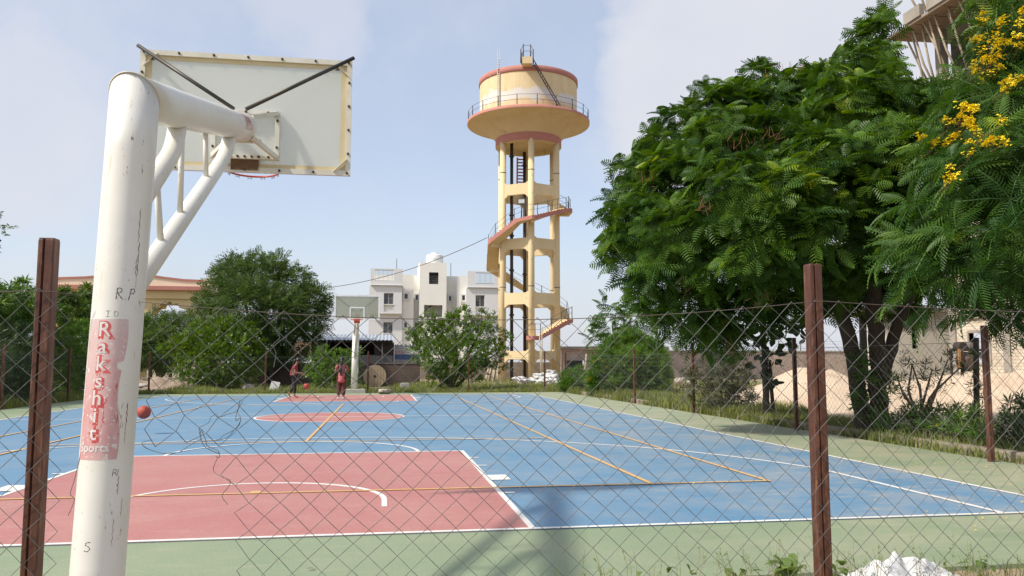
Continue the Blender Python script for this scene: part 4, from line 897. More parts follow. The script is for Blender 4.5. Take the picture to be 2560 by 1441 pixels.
corr('roof_sheet', M_tin, (sa.x, SY+4.9, z_b), (1, 0, 0), Vector((0, -5.3, z_f-z_b)), sb.x-sa.x, .22, .025, (0, 0, 1), shed)
MB().bar((sa.x+.1, SY-.2, z_f-.09), (sb.x-.1, SY-.2, z_f-.09), .06, .1).build('roof_beam', M_tind, shed)
xl, xr = fy(778, 900, SY).x, fy(984, 900, SY).x
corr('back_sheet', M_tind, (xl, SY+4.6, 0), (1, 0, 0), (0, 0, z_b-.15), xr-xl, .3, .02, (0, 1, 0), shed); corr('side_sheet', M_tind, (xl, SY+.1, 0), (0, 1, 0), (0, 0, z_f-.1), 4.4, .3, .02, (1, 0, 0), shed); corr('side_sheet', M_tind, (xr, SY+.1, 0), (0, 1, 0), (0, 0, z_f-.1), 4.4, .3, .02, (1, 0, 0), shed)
zl = fy(900, 888, SY+.1).z; corr('front_sheet', M_tinm, (fy(830, 900, SY).x, SY+.12, .4), (1, 0, 0), (0, 0, zl-.4), xr-fy(830, 900, SY).x-.05, .2, .018, (0, 1, 0), shed)
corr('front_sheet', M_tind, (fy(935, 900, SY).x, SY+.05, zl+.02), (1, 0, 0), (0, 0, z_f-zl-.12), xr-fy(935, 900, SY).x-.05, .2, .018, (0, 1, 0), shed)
for px in (785, 955): x = fy(px, 900, SY-.1).x; MB().tube([(x, SY-.1, -.1), (x, SY-.1, z_f-.1)], .045, 8).build('post', M_tinm, shed)
WY = 27.0; M_brkd = brickmat('old_brick', (.13, .075, .055), (.10, .06, .045), (.12, .10, .085), .24, .085)
lw = thing('low_brick_wall', 'low dark brick wall under the spreading dark green tree and the shed', 'wall', (-4, WY, 0)); xa, xb = fy(505, 920, WY).x, fy(1050, 920, WY).x; zw = fy(700, 910, WY).z
MB().box((xa, WY, -.1), (xb, WY+.23, zw)).build('wall_face', M_brkd, lw); MB().box((xa-.03, WY-.03, zw), (xb+.03, WY+.26, zw+.06)).build('coping', mat('coping_grey', (.2, .17, .15), rough=.9), lw)
ra = thing('iron_railing', 'black iron railing on top of the low brick wall behind the bouncing girl', 'railing', (-4, WY+.1, zw+.06)); xc, xd = fy(600, 900, WY).x, fy(775, 900, WY).x; b = MB(); n = int((xd-xc)/.12)
for i in range(n): x = xc+i*.12; b.bar((x, WY+.12, zw+.05), (x, WY+.12, zw+.62+.04*(i % 2)), .016, .016, (0, 1, 0))
b.build('bar', M_steel_d, ra); MB().bar((xc, WY+.12, zw+.15), (xd, WY+.12, zw+.15), .03, .03).bar((xc, WY+.12, zw+.52), (xd, WY+.12, zw+.52), .03, .03).build('rail', M_steel_d, ra)
# banner
p, q = fy(986, 862, 31.5), fy(1050, 916, 31.5); ban = thing('banner', 'white and blue printed banner beside the dark shed, partly hidden by a bush', 'banner', ((p.x+q.x)/2, 31.5, 0)); zz = lambda y: fy(1000, y, 31.5).z; xx = lambda x: fx(0, 0, 1) if False else fy(x, 890, 31.5).x
M_bw = mat('banner_white', (.70, .66, .66), rough=.6); MB().box((p.x, 31.5, zz(886)), (q.x, 31.54, zz(862))).build('banner_sheet', M_bw, ban); MB().box((p.x, 31.5, zz(900)), (q.x, 31.54, zz(886.2))).build('blue_band', mat('banner_blue', (.05, .10, .28), (.12, .2, .34), .6, 3), ban); MB().box((p.x, 31.5, zz(912)), (q.x, 31.54, zz(900.2))).build('lower_sheet', mat('banner_low', (.45, .42, .42), (.36, .33, .33), .6, 4), ban)
MB().box((p.x, 31.49, zz(872.5)), (q.x, 31.499, zz(871.6))).build('rule_line', mat('rule_grey', (.35, .37, .45)), ban)
lettering('Le Ammouth', .24, lambda x, y: Vector((xx(988)+x, 31.49, zz(866)+y)), mat('text_blue', (.10, .18, .32)), ban, align='LEFT'); lettering('star', .50, lambda x, y: Vector((xx(986.5)+x, 31.49, zz(880)+y)), mat('text_red', (.62, .30, .26)), ban, align='LEFT')
for x in (p.x+.05, q.x-.05): MB().tube([(x, 31.6, -.1), (x, 31.6, zz(862))], .04, 6).build('post', M_steel_d, ban)
# wooden cable drum
dc = fy(937, 942, 26.2); R0 = .64; M_wood = mat('weathered_wood', (.42, .33, .22), (.33, .25, .16), .85, 2, (.24, .17, .11), .3, 30, stretch=(6, 2, 2), sscale=2); dr_ = thing('cable_drum', 'weathered wooden cable drum leaning by the brick wall beside the distant hoop', 'cable drum', (dc.x, 26.2, 0)); cz = R0-.04
def disc(y0, y1, name):
    o = None
    for k in range(8):   # eight boards cut to the round
        xa_, xb_ = -R0+2*R0*k/8+.006, -R0+2*R0*(k+1)/8-.006; P = []
        for i in range(7): x = xa_+(xb_-xa_)*i/6; P.append((dc.x+x, cz+math.sqrt(max(R0*R0-x*x, .001))))
        for i in range(6, -1, -1): x = xa_+(xb_-xa_)*i/6; P.append((dc.x+x, cz-math.sqrt(max(R0*R0-x*x, .001))))
        MB().poly(P, y0+.004*(k % 2), y1, lambda x, y, z: (x, z, y)).build('plank', M_wood, dr_)
disc(26.0, 26.06, 'a'); disc(26.5, 26.56, 'b')
MB().tube([(dc.x, 26.06, cz), (dc.x, 26.5, cz)], .36, 20).build('core', M_wood, dr_)
MB().box((dc.x-.06, 25.985, cz-.06), (dc.x+.06, 26.003, cz+.06), None).build('hub_shade', M_dark, dr_)  # black plate standing in for the shade in the hub

# ================================================================== BOUNDARY WALLS AND RIGHT-HAND SITE
M_brk = brickmat('boundary_brick', (.50, .375, .30), (.42, .31, .245), (.48, .39, .32), .42, .19)
M_cop = mat('wall_coping', (.42, .37, .31), (.36, .31, .26), .9, 1)
WB = 46.0; bw = thing('boundary_wall', 'long pinkish block boundary wall with wire on top behind the right-hand bushes', 'wall', (25, WB, 0)); x0, x1 = fy(1660, 900, WB).x, fy(2330, 900, WB).x; zt3 = fy(1850, 880, WB).z
MB().box((x0, WB, -.2), (x1, WB+.3, zt3)).build('wall_face', M_brk, bw); MB().box((x0-.05, WB-.06, zt3), (x1, WB+.36, zt3+.11)).build('coping', M_cop, bw)
b = MB(); wr = MB(); n = 13
for i in range(n):
    x = x0+(x1-x0)*i/(n-1); b.bar((x, WB+.15, zt3+.1), (x, WB+.02, zt3+1.0), .05, .05, (1, 0, 0))
b.build('wire_post', M_steel_d, bw)
for h in (.4, .7, .95): wr.tube([(x0+(x1-x0)*i/36, WB+.15-.13*h, zt3+.1+.9*h-.03*math.sin(PI*(i % 3)/3)) for i in range(37)], .012, 3, False)
wr.build('barbed_wire', mat('dull_wire', (.22, .22, .23), rough=.7), bw)
b2 = thing('brick_outbuilding', 'low brick outbuilding with a dark opening to the right of the water tower', 'building', (14, 47.5, 0)); Yb = 47.0; P = lambda x, y: fy(x, y, Yb)
a, c_ = P(1403, 873), P(1668, 868); holes = (P(1417, 902).x, P(1417, 930).z, P(1462, 902).x, P(1417, 902).z); xs_ = [a.x, holes[0], holes[2], c_.x]; mb = MB()
mb.box((xs_[0], Yb, -.2), (xs_[1], Yb+.3, a.z)); mb.box((xs_[2], Yb, -.2), (xs_[3], Yb+.3, a.z)); mb.box((xs_[1], Yb, -.2), (xs_[2], Yb+.3, holes[1])); mb.box((xs_[1], Yb, holes[3]), (xs_[2], Yb+.3, a.z)); mb.build('wall_face', M_brk, b2)
MB().box((xs_[0]-.1, Yb-.15, a.z), (xs_[3]+.1, Yb+4, a.z+.22)).build('roof_slab', M_cop, b2); MB().box((xs_[1]-.1, Yb+1.2, 0), (xs_[2]+.1, Yb+1.3, a.z)).build('room_shade', M_dark, b2); MB().box((xs_[1]-.1, Yb-.04, holes[3]), (xs_[2]+.1, Yb+.1, holes[3]+.12)).build('lintel', M_cop, b2)  # black sheet behind the opening is shade put in as colour
MB().box((xs_[0]+.2, Yb-.6, .5), (xs_[2]-1.2, Yb-.35, 1.0)).build('ledge', M_tind, b2)
sw = thing('stone_wall', 'stretch of rough stone wall seen between the legs of the water tower', 'wall', (11, 49, 0)); x0, x1 = fy(1050, 920, 49).x, fy(1404, 920, 49).x; zs_ = fy(1300, 906, 49).z
MB().box((x0, 49, -.2), (x1, 49.35, zs_)).build('wall_face', brickmat('rough_stone', (.30, .24, .18), (.24, .19, .14), (.22, .18, .14), .5, .28), sw)
# pipe frame at the far corner of the fence
pf = thing('pipe_frame', 'rusty pipe frame at the far right corner of the court', 'frame', (11.5, 25.8, 0)); a = Vector((11.56, 25.85, 0)); zt4 = fy(1405, 879, 25.85).z; e2 = fy(1508, 872.5, 22.5)
MB().tube([a, a+Vector((0, 0, zt4))], .04, 8).build('upright', M_post, pf); MB().tube([a+Vector((0, 0, zt4)), e2], .035, 8).build('top_pipe', M_post, pf); MB().tube([(e2.x, e2.y, 0), e2], .04, 8).build('upright', M_post, pf)

# building under construction
CX = 26.8; M_conc = mat('raw_concrete', (.36, .32, .27), (.27, .235, .195), .95, .8, (.42, .39, .34), .2, 6, sscale=1.5); M_form = mat('form_board', (.23, .16, .105), (.30, .22, .15), .9, 1.5); M_prop = mat('timber_prop', (.46, .38, .28), (.38, .30, .21), .9, 2); M_cb = brickmat('sand_brick', (.60, .52, .41), (.53, .45, .34), (.42, .36, .28), .26, .135, 'YZ', .6)
cb = thing('unfinished_building', 'unfinished concrete building with timber props behind the right-hand trees', 'building', (CX+5, 10, 0)); y0, y1 = -9., 13.0; FH = 3.43
for k in range(1, 8): MB().box((CX-(.0 if k < 4 else 1.5), y0, k*FH-.16), (CX+14, y1+(0 if k < 4 else 1.2), k*FH)).build('floor_slab', M_conc, cb)
for y in (12.6, 9.4, 5.2, .8, -3.6, -8.6):
    for x in (CX+.02, CX+6): MB().box((x, y, -.1), (x+.4, y+.38, 7*FH)).build('column', M_conc, cb)
wins = [(10.6, 11.8), (7.0, 8.2), (2.6, 3.8), (-1.8, -.6), (-6.5, -5.2)]
for k in range(4):
    ys_ = sorted([y0, y1-.42]+[v for w_ in wins for v in w_]); mb = MB(); zz0, zz1 = k*FH+(.0 if k else -.1), (k+1)*FH-.17
    for i in range(len(ys_)-1):
        ya, yb = ys_[i], ys_[i+1]
        if any(abs(ya-w_[0]) < .01 for w_ in wins): mb.box((CX+.1, ya, zz0), (CX+.33, yb, k*FH+1.35)); mb.box((CX+.1, ya, k*FH+2.65), (CX+.33, yb, zz1))
        else: mb.box((CX+.1, ya, zz0), (CX+.33, yb, zz1))
    mb.build('infill_wall', M_cb, cb)
    for ya, yb in wins:
        o = MB().box((CX+.04, ya-.1, k*FH+1.25), (CX+.3, yb+.1, k*FH+1.349)).box((CX+.05, ya-.09, k*FH+2.651), (CX+.3, yb+.09, k*FH+2.77)).box((CX+.05, ya-.09, k*FH+1.351), (CX+.3, ya-.0, k*FH+2.649)).box((CX+.05, yb, k*FH+1.351), (CX+.3, yb+.09, k*FH+2.649)).build('window_frame', M_conc, cb)
        MB().box((CX+1.5, ya-1, k*FH+.5), (CX+1.6, yb+1, k*FH+3)).build('room_shade', M_dark, o)  # black sheet behind each window, painted shade of the room
MB().box((CX+1.6, y0, 4*FH), (CX+1.8, y1+.9, 7*FH-.2)).box((CX+1.81, y1+.7, 4*FH), (CX+13, y1+.9, 7*FH-.2)).build('inner_shade', mat('shaded_block', (.10, .085, .07), (.07, .06, .05), .95, 1.5), cb)  # added walls in a dark colour standing in for shade behind the props
for k in range(5, 8):       # cantilevered edges: formwork boards below, block upstands above, raking props
    for i in range(24): y = y0+(y1+1.2-y0)*i/24; MB().box((CX-1.62, y+.02, k*FH-.21), (CX+.0, y+.93, k*FH-.163)).build('form_board', M_form, cb)
    for i in range(10): y = y0+(y1+1.-y0)*i/10; MB().box((CX-1.6, y+.05, k*FH+.0), (CX-1.35, y+1.9 if i % 3 else y+1.2, k*FH+(.55 if i % 2 else .95))).build('block_upstand', M_conc, cb)
    for i in range(58):
        y = y0+(y1+1.-y0)*i/58; xo = -1.4+.5*random.random(); l_ = Vector((CX+.1+random.uniform(-.2, .8), y+random.uniform(-.6, .6), (k-1)*FH+.02)); h_ = Vector((CX+xo, y, k*FH-.2))
        MB().tube([l_, l_.lerp(h_, .5)+Vector((random.uniform(-.1, .1), random.uniform(-.1, .1), 0)), h_], [.055, .05, .045], 6).build('timber_prop', M_prop, cb)
for i in range(5): p = Vector((CX-.6+.25*i, 13.8, 7*FH)); MB().tube([p, p+Vector((.05, 0, 2.2))], .02, 4).build('rebar', M_steel_d, cb)
# plastered ground-floor wing beside it
WYY = 18.0; wg = [fy(px, 850, WYY).x for px in (2175, 2196, 2216, 2280, 2296, 2420)]; zw0, zw1 = fy(2200, 872, WYY).z, fy(2200, 818, WYY).z; M_pl = mat('pale_plaster', (.66, .60, .51), (.58, .52, .43), .9, .8); mb = MB()
for i in range(5):
    if i in (1, 3): mb.box((wg[i], WYY, -.1), (wg[i+1], WYY+.25, zw0)); mb.box((wg[i], WYY, zw1), (wg[i+1], WYY+.25, 4.0))
    else: mb.box((wg[i], WYY, -.1), (wg[i+1], WYY+.25, 4.0))
mb.build('wing_wall', M_pl, cb); MB().box((wg[0]-.2, WYY-.3, 4.0), (wg[5], WYY+5, 4.2)).build('wing_roof', M_conc, cb); MB().box((wg[0]+.1, WYY+1.0, 0), (wg[5], WYY+1.1, 3.9)).build('room_shade', M_dark, cb)  # black sheet behind the wing windows stands in for indoor shade
# hoist / mixer standing in front of it
mxp = fy(2425, 960, 6.5); mx_ = thing('concrete_mixer', 'dark concrete mixer frame with a drum standing before the unfinished building', 'concrete mixer', (mxp.x, 6.5, .6)); X_, Y_, Z_ = mxp.x, 6.5, .75
MB().bar((X_-.75, Y_-.4, Z_+1.25), (X_+.7, Y_-.4, Z_+1.25), .1, .12).bar((X_-.75, Y_+.4, Z_+1.25), (X_+.7, Y_+.4, Z_+1.25), .1, .12).bar((X_-.7, Y_-.4, Z_-.6), (X_-.7, Y_-.4, Z_+1.2), .1, .1, (0, 1, 0)).bar((X_+.65, Y_-.4, Z_-.6), (X_+.65, Y_-.4, Z_+1.2), .1, .1, (0, 1, 0)).bar((X_-.7, Y_+.4, Z_-.6), (X_-.7, Y_+.4, Z_+1.2), .1, .1, (0, 1, 0)).bar((X_+.65, Y_+.4, Z_-.6), (X_+.65, Y_+.4, Z_+1.2), .1, .1, (0, 1, 0)).build('frame', M_tind, mx_)
MB().tube([(X_-.35, Y_-.45, Z_+.55), (X_-.28, Y_-.3, Z_+.6), (X_-.1, Y_+.15, Z_+.72), (X_-.02, Y_+.4, Z_+.8)], [.28, .46, .46, .3], 20).build('drum', mat('drum_rust', (.07, .045, .035), (.12, .08, .06), .7, 4), mx_)
for i, x in enumerate((-.45, .1)): MB().tube([(X_+x, Y_-.25, Z_+1.42), (X_+x, Y_+.25, Z_+1.42)], .24, 18).build('pulley', M_tind if i == 0 else M_tinm, mx_)
MB().bar((X_-.85, Y_-.42, Z_+.3), (X_-.85, Y_-.42, Z_+1.3), .06, .12, (1, 0, 0)).build('side_board', mat('orange_board', (.42, .22, .07), rough=.8), mx_)

for ch in mx_.children: ch.matrix_basis = Matrix.Translation((X_, Y_, 1.3)) @ Matrix.Scale(.72, 4) @ Matrix.Translation((-X_, -Y_, -1.3)) @ ch.matrix_basis
# ================================================================== VEGETATION
M_bark = mat('bark', (.085, .06, .045), (.05, .036, .028), .95, 6, (.14, .11, .09), .6, 30, stretch=(3, 3, .8), sthr=(.62, .72)); M_barkl = mat('bark_pale', (.24, .19, .14), (.16, .12, .09), .9, 6, bump=.4)
L_pelt = leafmat('leaf_flame_tree', (.027, .075, .010), (.100, .190, .020), (.30, .38, .03), .5, .30, .28)
L_pelt2 = leafmat('leaf_flame_tree_blue', (.028, .082, .016), (.092, .175, .028), (.24, .34, .03), .5, .30, .3)
L_neem = leafmat('leaf_neem', (.050, .095, .024), (.105, .165, .042), (.16, .22, .06), .55, .3)
L_bush = leafmat('leaf_bush', (.050, .105, .012), (.130, .220, .024), (.26, .34, .06), .45, .3)
L_ole = leafmat('leaf_oleander', (.045, .080, .030), (.090, .145, .045), (.16, .21, .08), .45, .28)
L_yel = leafmat('leaf_yellow_oleander', (.060, .135, .022), (.140, .245, .034), (.25, .33, .05), .4, .35)
L_big = leafmat('leaf_broad', (.022, .040, .014), (.050, .075, .028), (.09, .11, .05), .5, .25)
L_dry = leafmat('leaf_dry_olive', (.075, .085, .040), (.13, .13, .07), (.24, .17, .09), .6, .25)
L_grass = leafmat('grass_blade', (.14, .175, .040), (.24, .265, .075), (.42, .36, .17), .6, .3)
M_flow = mat('blossom_yellow', (.92, .74, .015), (.90, .64, .01), .6, 20); M_flowp = mat('flower_pale', (.72, .70, .55), rough=.6); M_seed = mat('seed_rust', (.26, .11, .05), (.18, .07, .03), .8, 9)

def rosettes(P, D, per, rng, el=(.25, .95), smin=.8, smax=1.15, vmu=.4, up=.55):
    a = unit(D*.75+[0, 0, up]+rng.normal(size=D.shape)*.28); ref = unit(np.cross(a, rng.normal(size=a.shape))); b2 = np.cross(a, ref); pos = []; dd = []; nn = []; vv = []; ss = []
    base = np.clip(rng.beta(1.5, 2.6, len(P))*1.0+(vmu-.37), 0, 1); young = rng.random(len(P)) < .09; base[young] = rng.uniform(.78, .98, young.sum())
    for k in range(per):
        th = 2*PI*k/per+rng.uniform(-.35, .35, len(P)); e = rng.uniform(*el, len(P)); rad = ref*np.cos(th)[:, None]+b2*np.sin(th)[:, None]
        d = a*np.sin(e)[:, None]+rad*np.cos(e)[:, None]; pos.append(P+a*(.05*rng.random(len(P))-.02)[:, None]); dd.append(d); nn.append(a+rng.normal(size=a.shape)*.15); vv.append(np.clip(base+rng.normal(size=len(P))*.09, 0, 1)); ss.append(rng.uniform(smin, smax, len(P)))
    return [np.concatenate(x) for x in (pos, dd, nn, ss, vv)]
def flame_tree(tree, blobs, temps, dens, m, rng, per=7, nfrond=300, tv=(.25, .45, .9), fill=.22, up=.55, vmu=.4, ssc=1.):
    P, D = blobpts(blobs, dens, rng, fill, 1.0, True); kp = rng.random(len(P)) < np.clip(.66+.7*D[:, 2], .26, 1); P, D = P[kp], D[kp]
    pos, d, n, s, v = rosettes(P, D, per, rng, vmu=vmu, up=up); s = s*ssc; R = frames(d, n)
    # the nearest fronds in view are objects of their own
    rel = pos-np.array(CP); dep = rel @ np.array(CF); sx = (rel @ np.array(CR))/dep*FPX+1280; sy = 720-(rel @ np.array(CU))/dep*FPX
    inv = (sx > 0) & (sx < 2560) & (sy > 0) & (sy < 1440); score = np.where(inv, dep-rng.uniform(0, 1.2, len(dep)), 1e9); near = np.argsort(score)[:nfrond]; msk = np.ones(len(pos), bool); msk[near] = False
    V, F, A, _ = scatter(temps, pos[msk], R[msk], s[msk], v[msk], rng); tag(link('crown', npmesh('crown', V, F, m, A), tree), kind='stuff')
    lib = [[npmesh('frond', tv_, tf_, m, np.full(len(tv_), q)) for q in tv] for tv_, tf_ in temps]
    for i in near:
        q = int(np.argmin(np.abs(np.array(tv)-v[i]))); o = link('frond', lib[int(rng.integers(len(temps)))][q], tree)
        X = Matrix([list(map(float, R[i][r]*s[i]))+[float(pos[i][r])] for r in range(3)]+[[0, 0, 0, 1]]); o.matrix_basis = X
    return pos
FT = [frond_t(.43, 8, .135, .032, dr, pd, ag) for dr, pd, ag in ((.15, .2, .35), (.35, .35, .3), (.6, .45, .4), (.3, .6, .25))]
FT2 = [frond_t(.46, 11, .12, .020, dr, pd, ag) for dr, pd, ag in ((.6, .5, .35), (.9, .7, .3), (.45, .9, .4))]
rA = np.random.default_rng(11); random.seed(3)
A_ = [(1590,470,70,15.6),(1560,560,62,15.6),(1575,650,72,15.4),(1640,400,60,16),(1700,330,72,16),(1690,460,105,15),(1680,590,110,14.4),(1660,700,85,14.8),(1720,770,75,15.2),(1790,820,55,15.6),(1850,840,45,16),(1760,240,30,16.5),(1770,275,48,16.5),(1810,380,110,15),(1830,280,70,16.2),
      (1830,520,125,13.9),(1820,660,115,14.0),(1860,770,70,15),(1930,270,75,16.2),(1890,195,34,17),(1880,215,45,17),(1960,380,115,14.8),(1970,530,125,13.7),(1960,680,100,14.3),(1960,770,52,15.5),(2030,235,70,16.2),(2085,300,110,15),(2100,450,115,14.0),(2090,590,105,14.2),(2080,700,80,15.2),
      (2120,180,60,16.5),(2180,100,48,16.8),(2195,55,28,17),(2180,170,62,16.5),(2190,270,100,15.2),(2230,400,115,14.2),(2210,540,105,14.4),(2210,660,90,15.2),(2140,760,45,16),(2300,300,105,15.4),(2330,450,110,14.6),(2300,600,100,15),(2260,760,55,15.8)]
A_ += [(1690,825,46,15.2),(1740,858,42,15.4),(1650,770,56,14.9),(1610,725,52,15),(1800,850,46,15.6),(1860,855,40,15.9),(1780,790,70,15),(2000,735,55,15.5),(2060,715,58,15.8),(2125,700,58,15.6),(2185,735,52,16.2),(2245,725,52,15.8),(1925,795,44,15.6),(2050,770,40,16.5),(2110,745,42,16.8),(2200,790,36,16.8),(1700,690,60,14.6),(1560,610,44,14.9),(1640,520,60,14.9),(1900,640,70,13.4),(2030,590,64,13.3),(1760,560,60,13.8),(1880,440,66,14.2),(2020,400,60,14.2),(2150,400,66,14.2)]
A_ += [(x+random.uniform(-20, 20), y+random.uniform(-20, 20), r*.95, 18.2) for x, y, r, d in A_ if r > 95]
treeA = thing('tree', 'large spreading dark green feathery tree in front of the boundary wall', 'tree', gnd(2175, 1078), 'feathery yellow-flowering trees at the right')
bA = pxblobs(A_, 15); posA = flame_tree(treeA, [(c, r*.86) for c, r in bA], FT, 17, L_pelt, rA, vmu=.42, ssc=.86, fill=.38)
base = gnd(2172, 1080); Dt = dist(base); S = lambda L_, D0, D1: [at(x, y, D0+(D1-D0)*i/(len(L_)-1)) for i, (x, y) in enumerate(L_)]
paths = [(S([(2168, 1092), (2148, 1010), (2140, 930), (2122, 850), (2095, 760), (2040, 640), (1950, 540)], Dt, 15.2), [.20, .155, .15, .14, .12, .09, .05]),
         (S([(2195, 1092), (2197, 1000), (2195, 900), (2186, 800), (2178, 680), (2140, 520), (2110, 380)], Dt, 15.2), [.21, .17, .16, .15, .13, .09, .05]),
         (S([(2200, 960), (2222, 890), (2240, 820), (2268, 750), (2310, 620), (2330, 470)], Dt, 15.2), [.13, .12, .11, .10, .08, .05]),
         (S([(2130, 870), (2112, 800), (2108, 740), (2150, 600)], Dt, 16), [.09, .085, .08, .05]), (S([(2105, 790), (2060, 740), (1960, 700), (1850, 690), (1740, 640)], Dt, 15.6), [.09, .08, .065, .05, .03]),
         (S([(2150, 560), (2020, 420), (1880, 360), (1740, 350)], 15.5, 16), [.07, .055, .045, .03]), (S([(2180, 700), (2250, 560), (2290, 400), (2230, 200), (2190, 90)], 15.8, 16.8), [.08, .07, .06, .045, .02])]
trunk_mesh(treeA, paths, M_bark, 9)
rB = np.random.default_rng(23)
B_ = [(2290,560,55,11.6),(2265,650,50,11.8),(2310,650,70,11.2),(2300,745,50,11.8),(2370,560,85,11),(2380,690,85,10.8),(2370,780,42,11.6),(2440,450,100,10.9),(2460,600,105,10.4),(2470,720,90,10.6),(2450,800,40,11.4),(2380,420,70,11.6),(2440,330,80,11.4),(2390,330,45,12),(2540,380,110,10.6),(2560,520,120,10.2),(2560,660,115,10.2),(2540,780,60,11),
      (2460,230,75,11.6),(2520,130,85,11.4),(2440,130,45,12),(2490,30,70,11.8),(2570,250,100,11),(2600,60,100,11.2),(2640,420,150,10.8),(2650,640,150,10.6),(2650,200,150,11.2),(2700,780,110,11),(2750,500,200,11.4),(2780,250,200,12),(2560,840,32,11.4)]
B_ += [(x+40, y, r, 13) for x, y, r, d in B_ if r > 80]
treeB = thing('tree', 'drooping feathery tree with clusters of yellow flowers at the right edge of the picture', 'tree', (12.9, -9.8, 0), 'feathery yellow-flowering trees at the right')
bB = pxblobs(B_, 11); posB = flame_tree(treeB, bB, FT2, 8.6, L_pelt2, rB, up=.3, vmu=.40)
paths = [([Vector((12.9, -9.8, -.1)), Vector((12.8, -9.7, 1.6)), Vector((12.6, -9.6, 3.2)), at(2700, 420, 11.6), at(2640, 200, 11.6)], [.2, .18, .16, .12, .06]), ([Vector((12.6, -9.6, 3.0)), at(2600, 560, 11.2), at(2480, 500, 11.2), at(2390, 450, 11.6)], [.1, .08, .06, .03]), ([at(2700, 420, 11.6), at(2600, 200, 11.6), at(2500, 100, 11.8)], [.09, .06, .03])]
trunk_mesh(treeB, paths, M_bark, 8)
# yellow flower heads on tree B (and a few on A): each a small cluster on a rusty stalk
def hit(px, py, blobs):
    d = ray(px, py); best = None
    for c, r in blobs:
        oc = CP-c; a = d.dot(d); b2 = 2*oc.dot(d); cc = oc.dot(oc)-r*r*1.1; q = b2*b2-4*a*cc
        if q > 0:
            t_ = (-b2-math.sqrt(q))/(2*a)
            if best is None or t_ < best: best = t_
    return CP+d*(best if best else 11.3)
def blossom_me(seed):
    r = random.Random(seed); mb = MB()
    for i in range(16):
        c = Vector((r.gauss(0, .03), r.gauss(0, .03), r.gauss(.02, .026)))
        for k in range(4):
            a = PI*2*k/4+r.random(); u = Vector((math.cos(a), math.sin(a), r.uniform(-.4, .6))).normalized()*r.uniform(.018, .03); v_ = u.cross(Vector((r.random(), r.random(), 1))).normalized()*.012
            mb.face([c, c+u*.6+v_, c+u, c+u*.6-v_])
    return mb
bl_me = []
for sd in range(4): o = blossom_me(sd).build('blossom', M_flow, treeB); bl_me.append(o.data); bpy.data.objects.remove(o)
FL = [(860,100),(1000,160),(925,265),(820,288),(995,295),(1035,320),(940,335),(965,410),(920,445),(970,500),(795,515),(840,580),(1090,595),(1135,580),(1005,640),(715,770),(735,780),(770,800),(790,795),(590,870),(635,890),(745,885),(780,895),(770,930),(755,910),(790,945),(835,980),(995,885),(720,845),(660,1000),(640,1015),(765,1035),(415,992),(515,1050),(590,1048),(900,1035),(875,1045),(925,1025),(985,1030),(1035,1035),(770,1118),(620,1220),(620,1285),(670,1275),(605,1325),(640,1300),(1125,180),(1120,265),(1100,275),(1150,100),(830,290),(1060,610),(810,800),(700,850)]
FL += [(rx_*1.0, ry_) for rx_, ry_ in ((random.uniform(760, 1150), random.uniform(20, 620)) for _ in range(11)) if rx_ > 760+(ry_ < 60)*120]
st_ = MB()
for i, (zx, zy) in enumerate(FL):
    px, py = 2160+zx/2.883, zy/2.883; p = hit(px, py, bB)-ray(px, py)*.34
    o = link('blossom', bl_me[i % 4], treeB); o.location = p; o.rotation_euler = (random.uniform(-.5, .5), random.uniform(-.5, .5), random.uniform(0, 6)); k = random.uniform(.85, 1.25); o.scale = (k, k, k)
    q = p+Vector((random.uniform(-.1, .2), .25, -.12)); st_.tube([p, p.lerp(q, .5)+Vector((0, 0, -.03)), q], .004, 4)
tag(st_.build('flower_stalk', M_seed, treeB), kind='stuff')
sA = MB()
for i in range(46):     # rusty-yellow flower spikes on top of tree A
    px = random.gauss(2000, 34); p = at(px, 185+abs(px-2000)*.25+random.uniform(-6, 12), 16.2); q = p+Vector((random.uniform(-.08, .08), 0, random.uniform(.12, .36))); sA.tube([p, q], [.006, .003], 4)
    if i % 2 == 0: o = link('blossom', bl_me[i % 4], treeA); o.location = p+Vector((0, 0, .06)); k = random.uniform(.5, .9); o.scale = (k, k, k*1.3)
for cx, cy in ((1930, 350), (1850, 370), (1620, 450), (1760, 520), (1905, 760), (1700, 720), (1830, 880)):
    for i in range(14): p = hit(cx+random.gauss(0, 14), cy+random.gauss(0, 10), bA); p -= ray(cx, cy)*.2; sA.tube([p, p+Vector((random.uniform(-.12, .12), random.uniform(-.1, 0), random.uniform(-.02, .18)))], [.005, .003], 4)
tag(sA.build('flower_spike', M_seed, treeA), kind='stuff')

def bush(name, label, cat, base, blobs, temps, dens, m, group=None, stems=5, sr=.03, bark=None, up=.35, jit=.5, smin=.8, smax=1.2, seed=1, part='foliage', fill=.3, flowers=None, fm=None, nf=0, fs=1., vlo=0, vhi=1):
    r = np.random.default_rng(seed); rr = random.Random(seed); t_ = thing(name, label, cat, base, group)
    o, P = clump(part, t_, temps, blobs, dens, m, 1, up, jit, smin, smax, r, fill, vlo=vlo, vhi=vhi)
    ps = []
    for i in range(stems):
        c = blobs[i % len(blobs)][0]; b0 = Vector(base)+Vector((rr.uniform(-.12, .12), rr.uniform(-.1, .1), -.05)); md = b0.lerp(c, .5)+Vector((rr.uniform(-.15, .15), rr.uniform(-.15, .15), .1)); ps.append(([b0, md, c], [sr, sr*.7, sr*.35]))
    trunk_mesh(t_, ps, bark or M_bark, 6, 'stem')
    if nf:
        me = None
        C = np.array(CP); pd = np.linalg.norm(P-C, axis=1); cand = np.argsort(pd)[:max(nf*4, len(P)//3)]; pick = r.choice(cand, nf, replace=False)
        for i in pick:
            if me is None:
                mb = blossom_me(9); oo = mb.build('flower', fm, t_); me = oo.data
            else: oo = link('flower', me, t_)
            oo.location = Vector(P[i])-ray(1280, 720)*.05; oo.scale = (fs, fs, fs)
    return t_
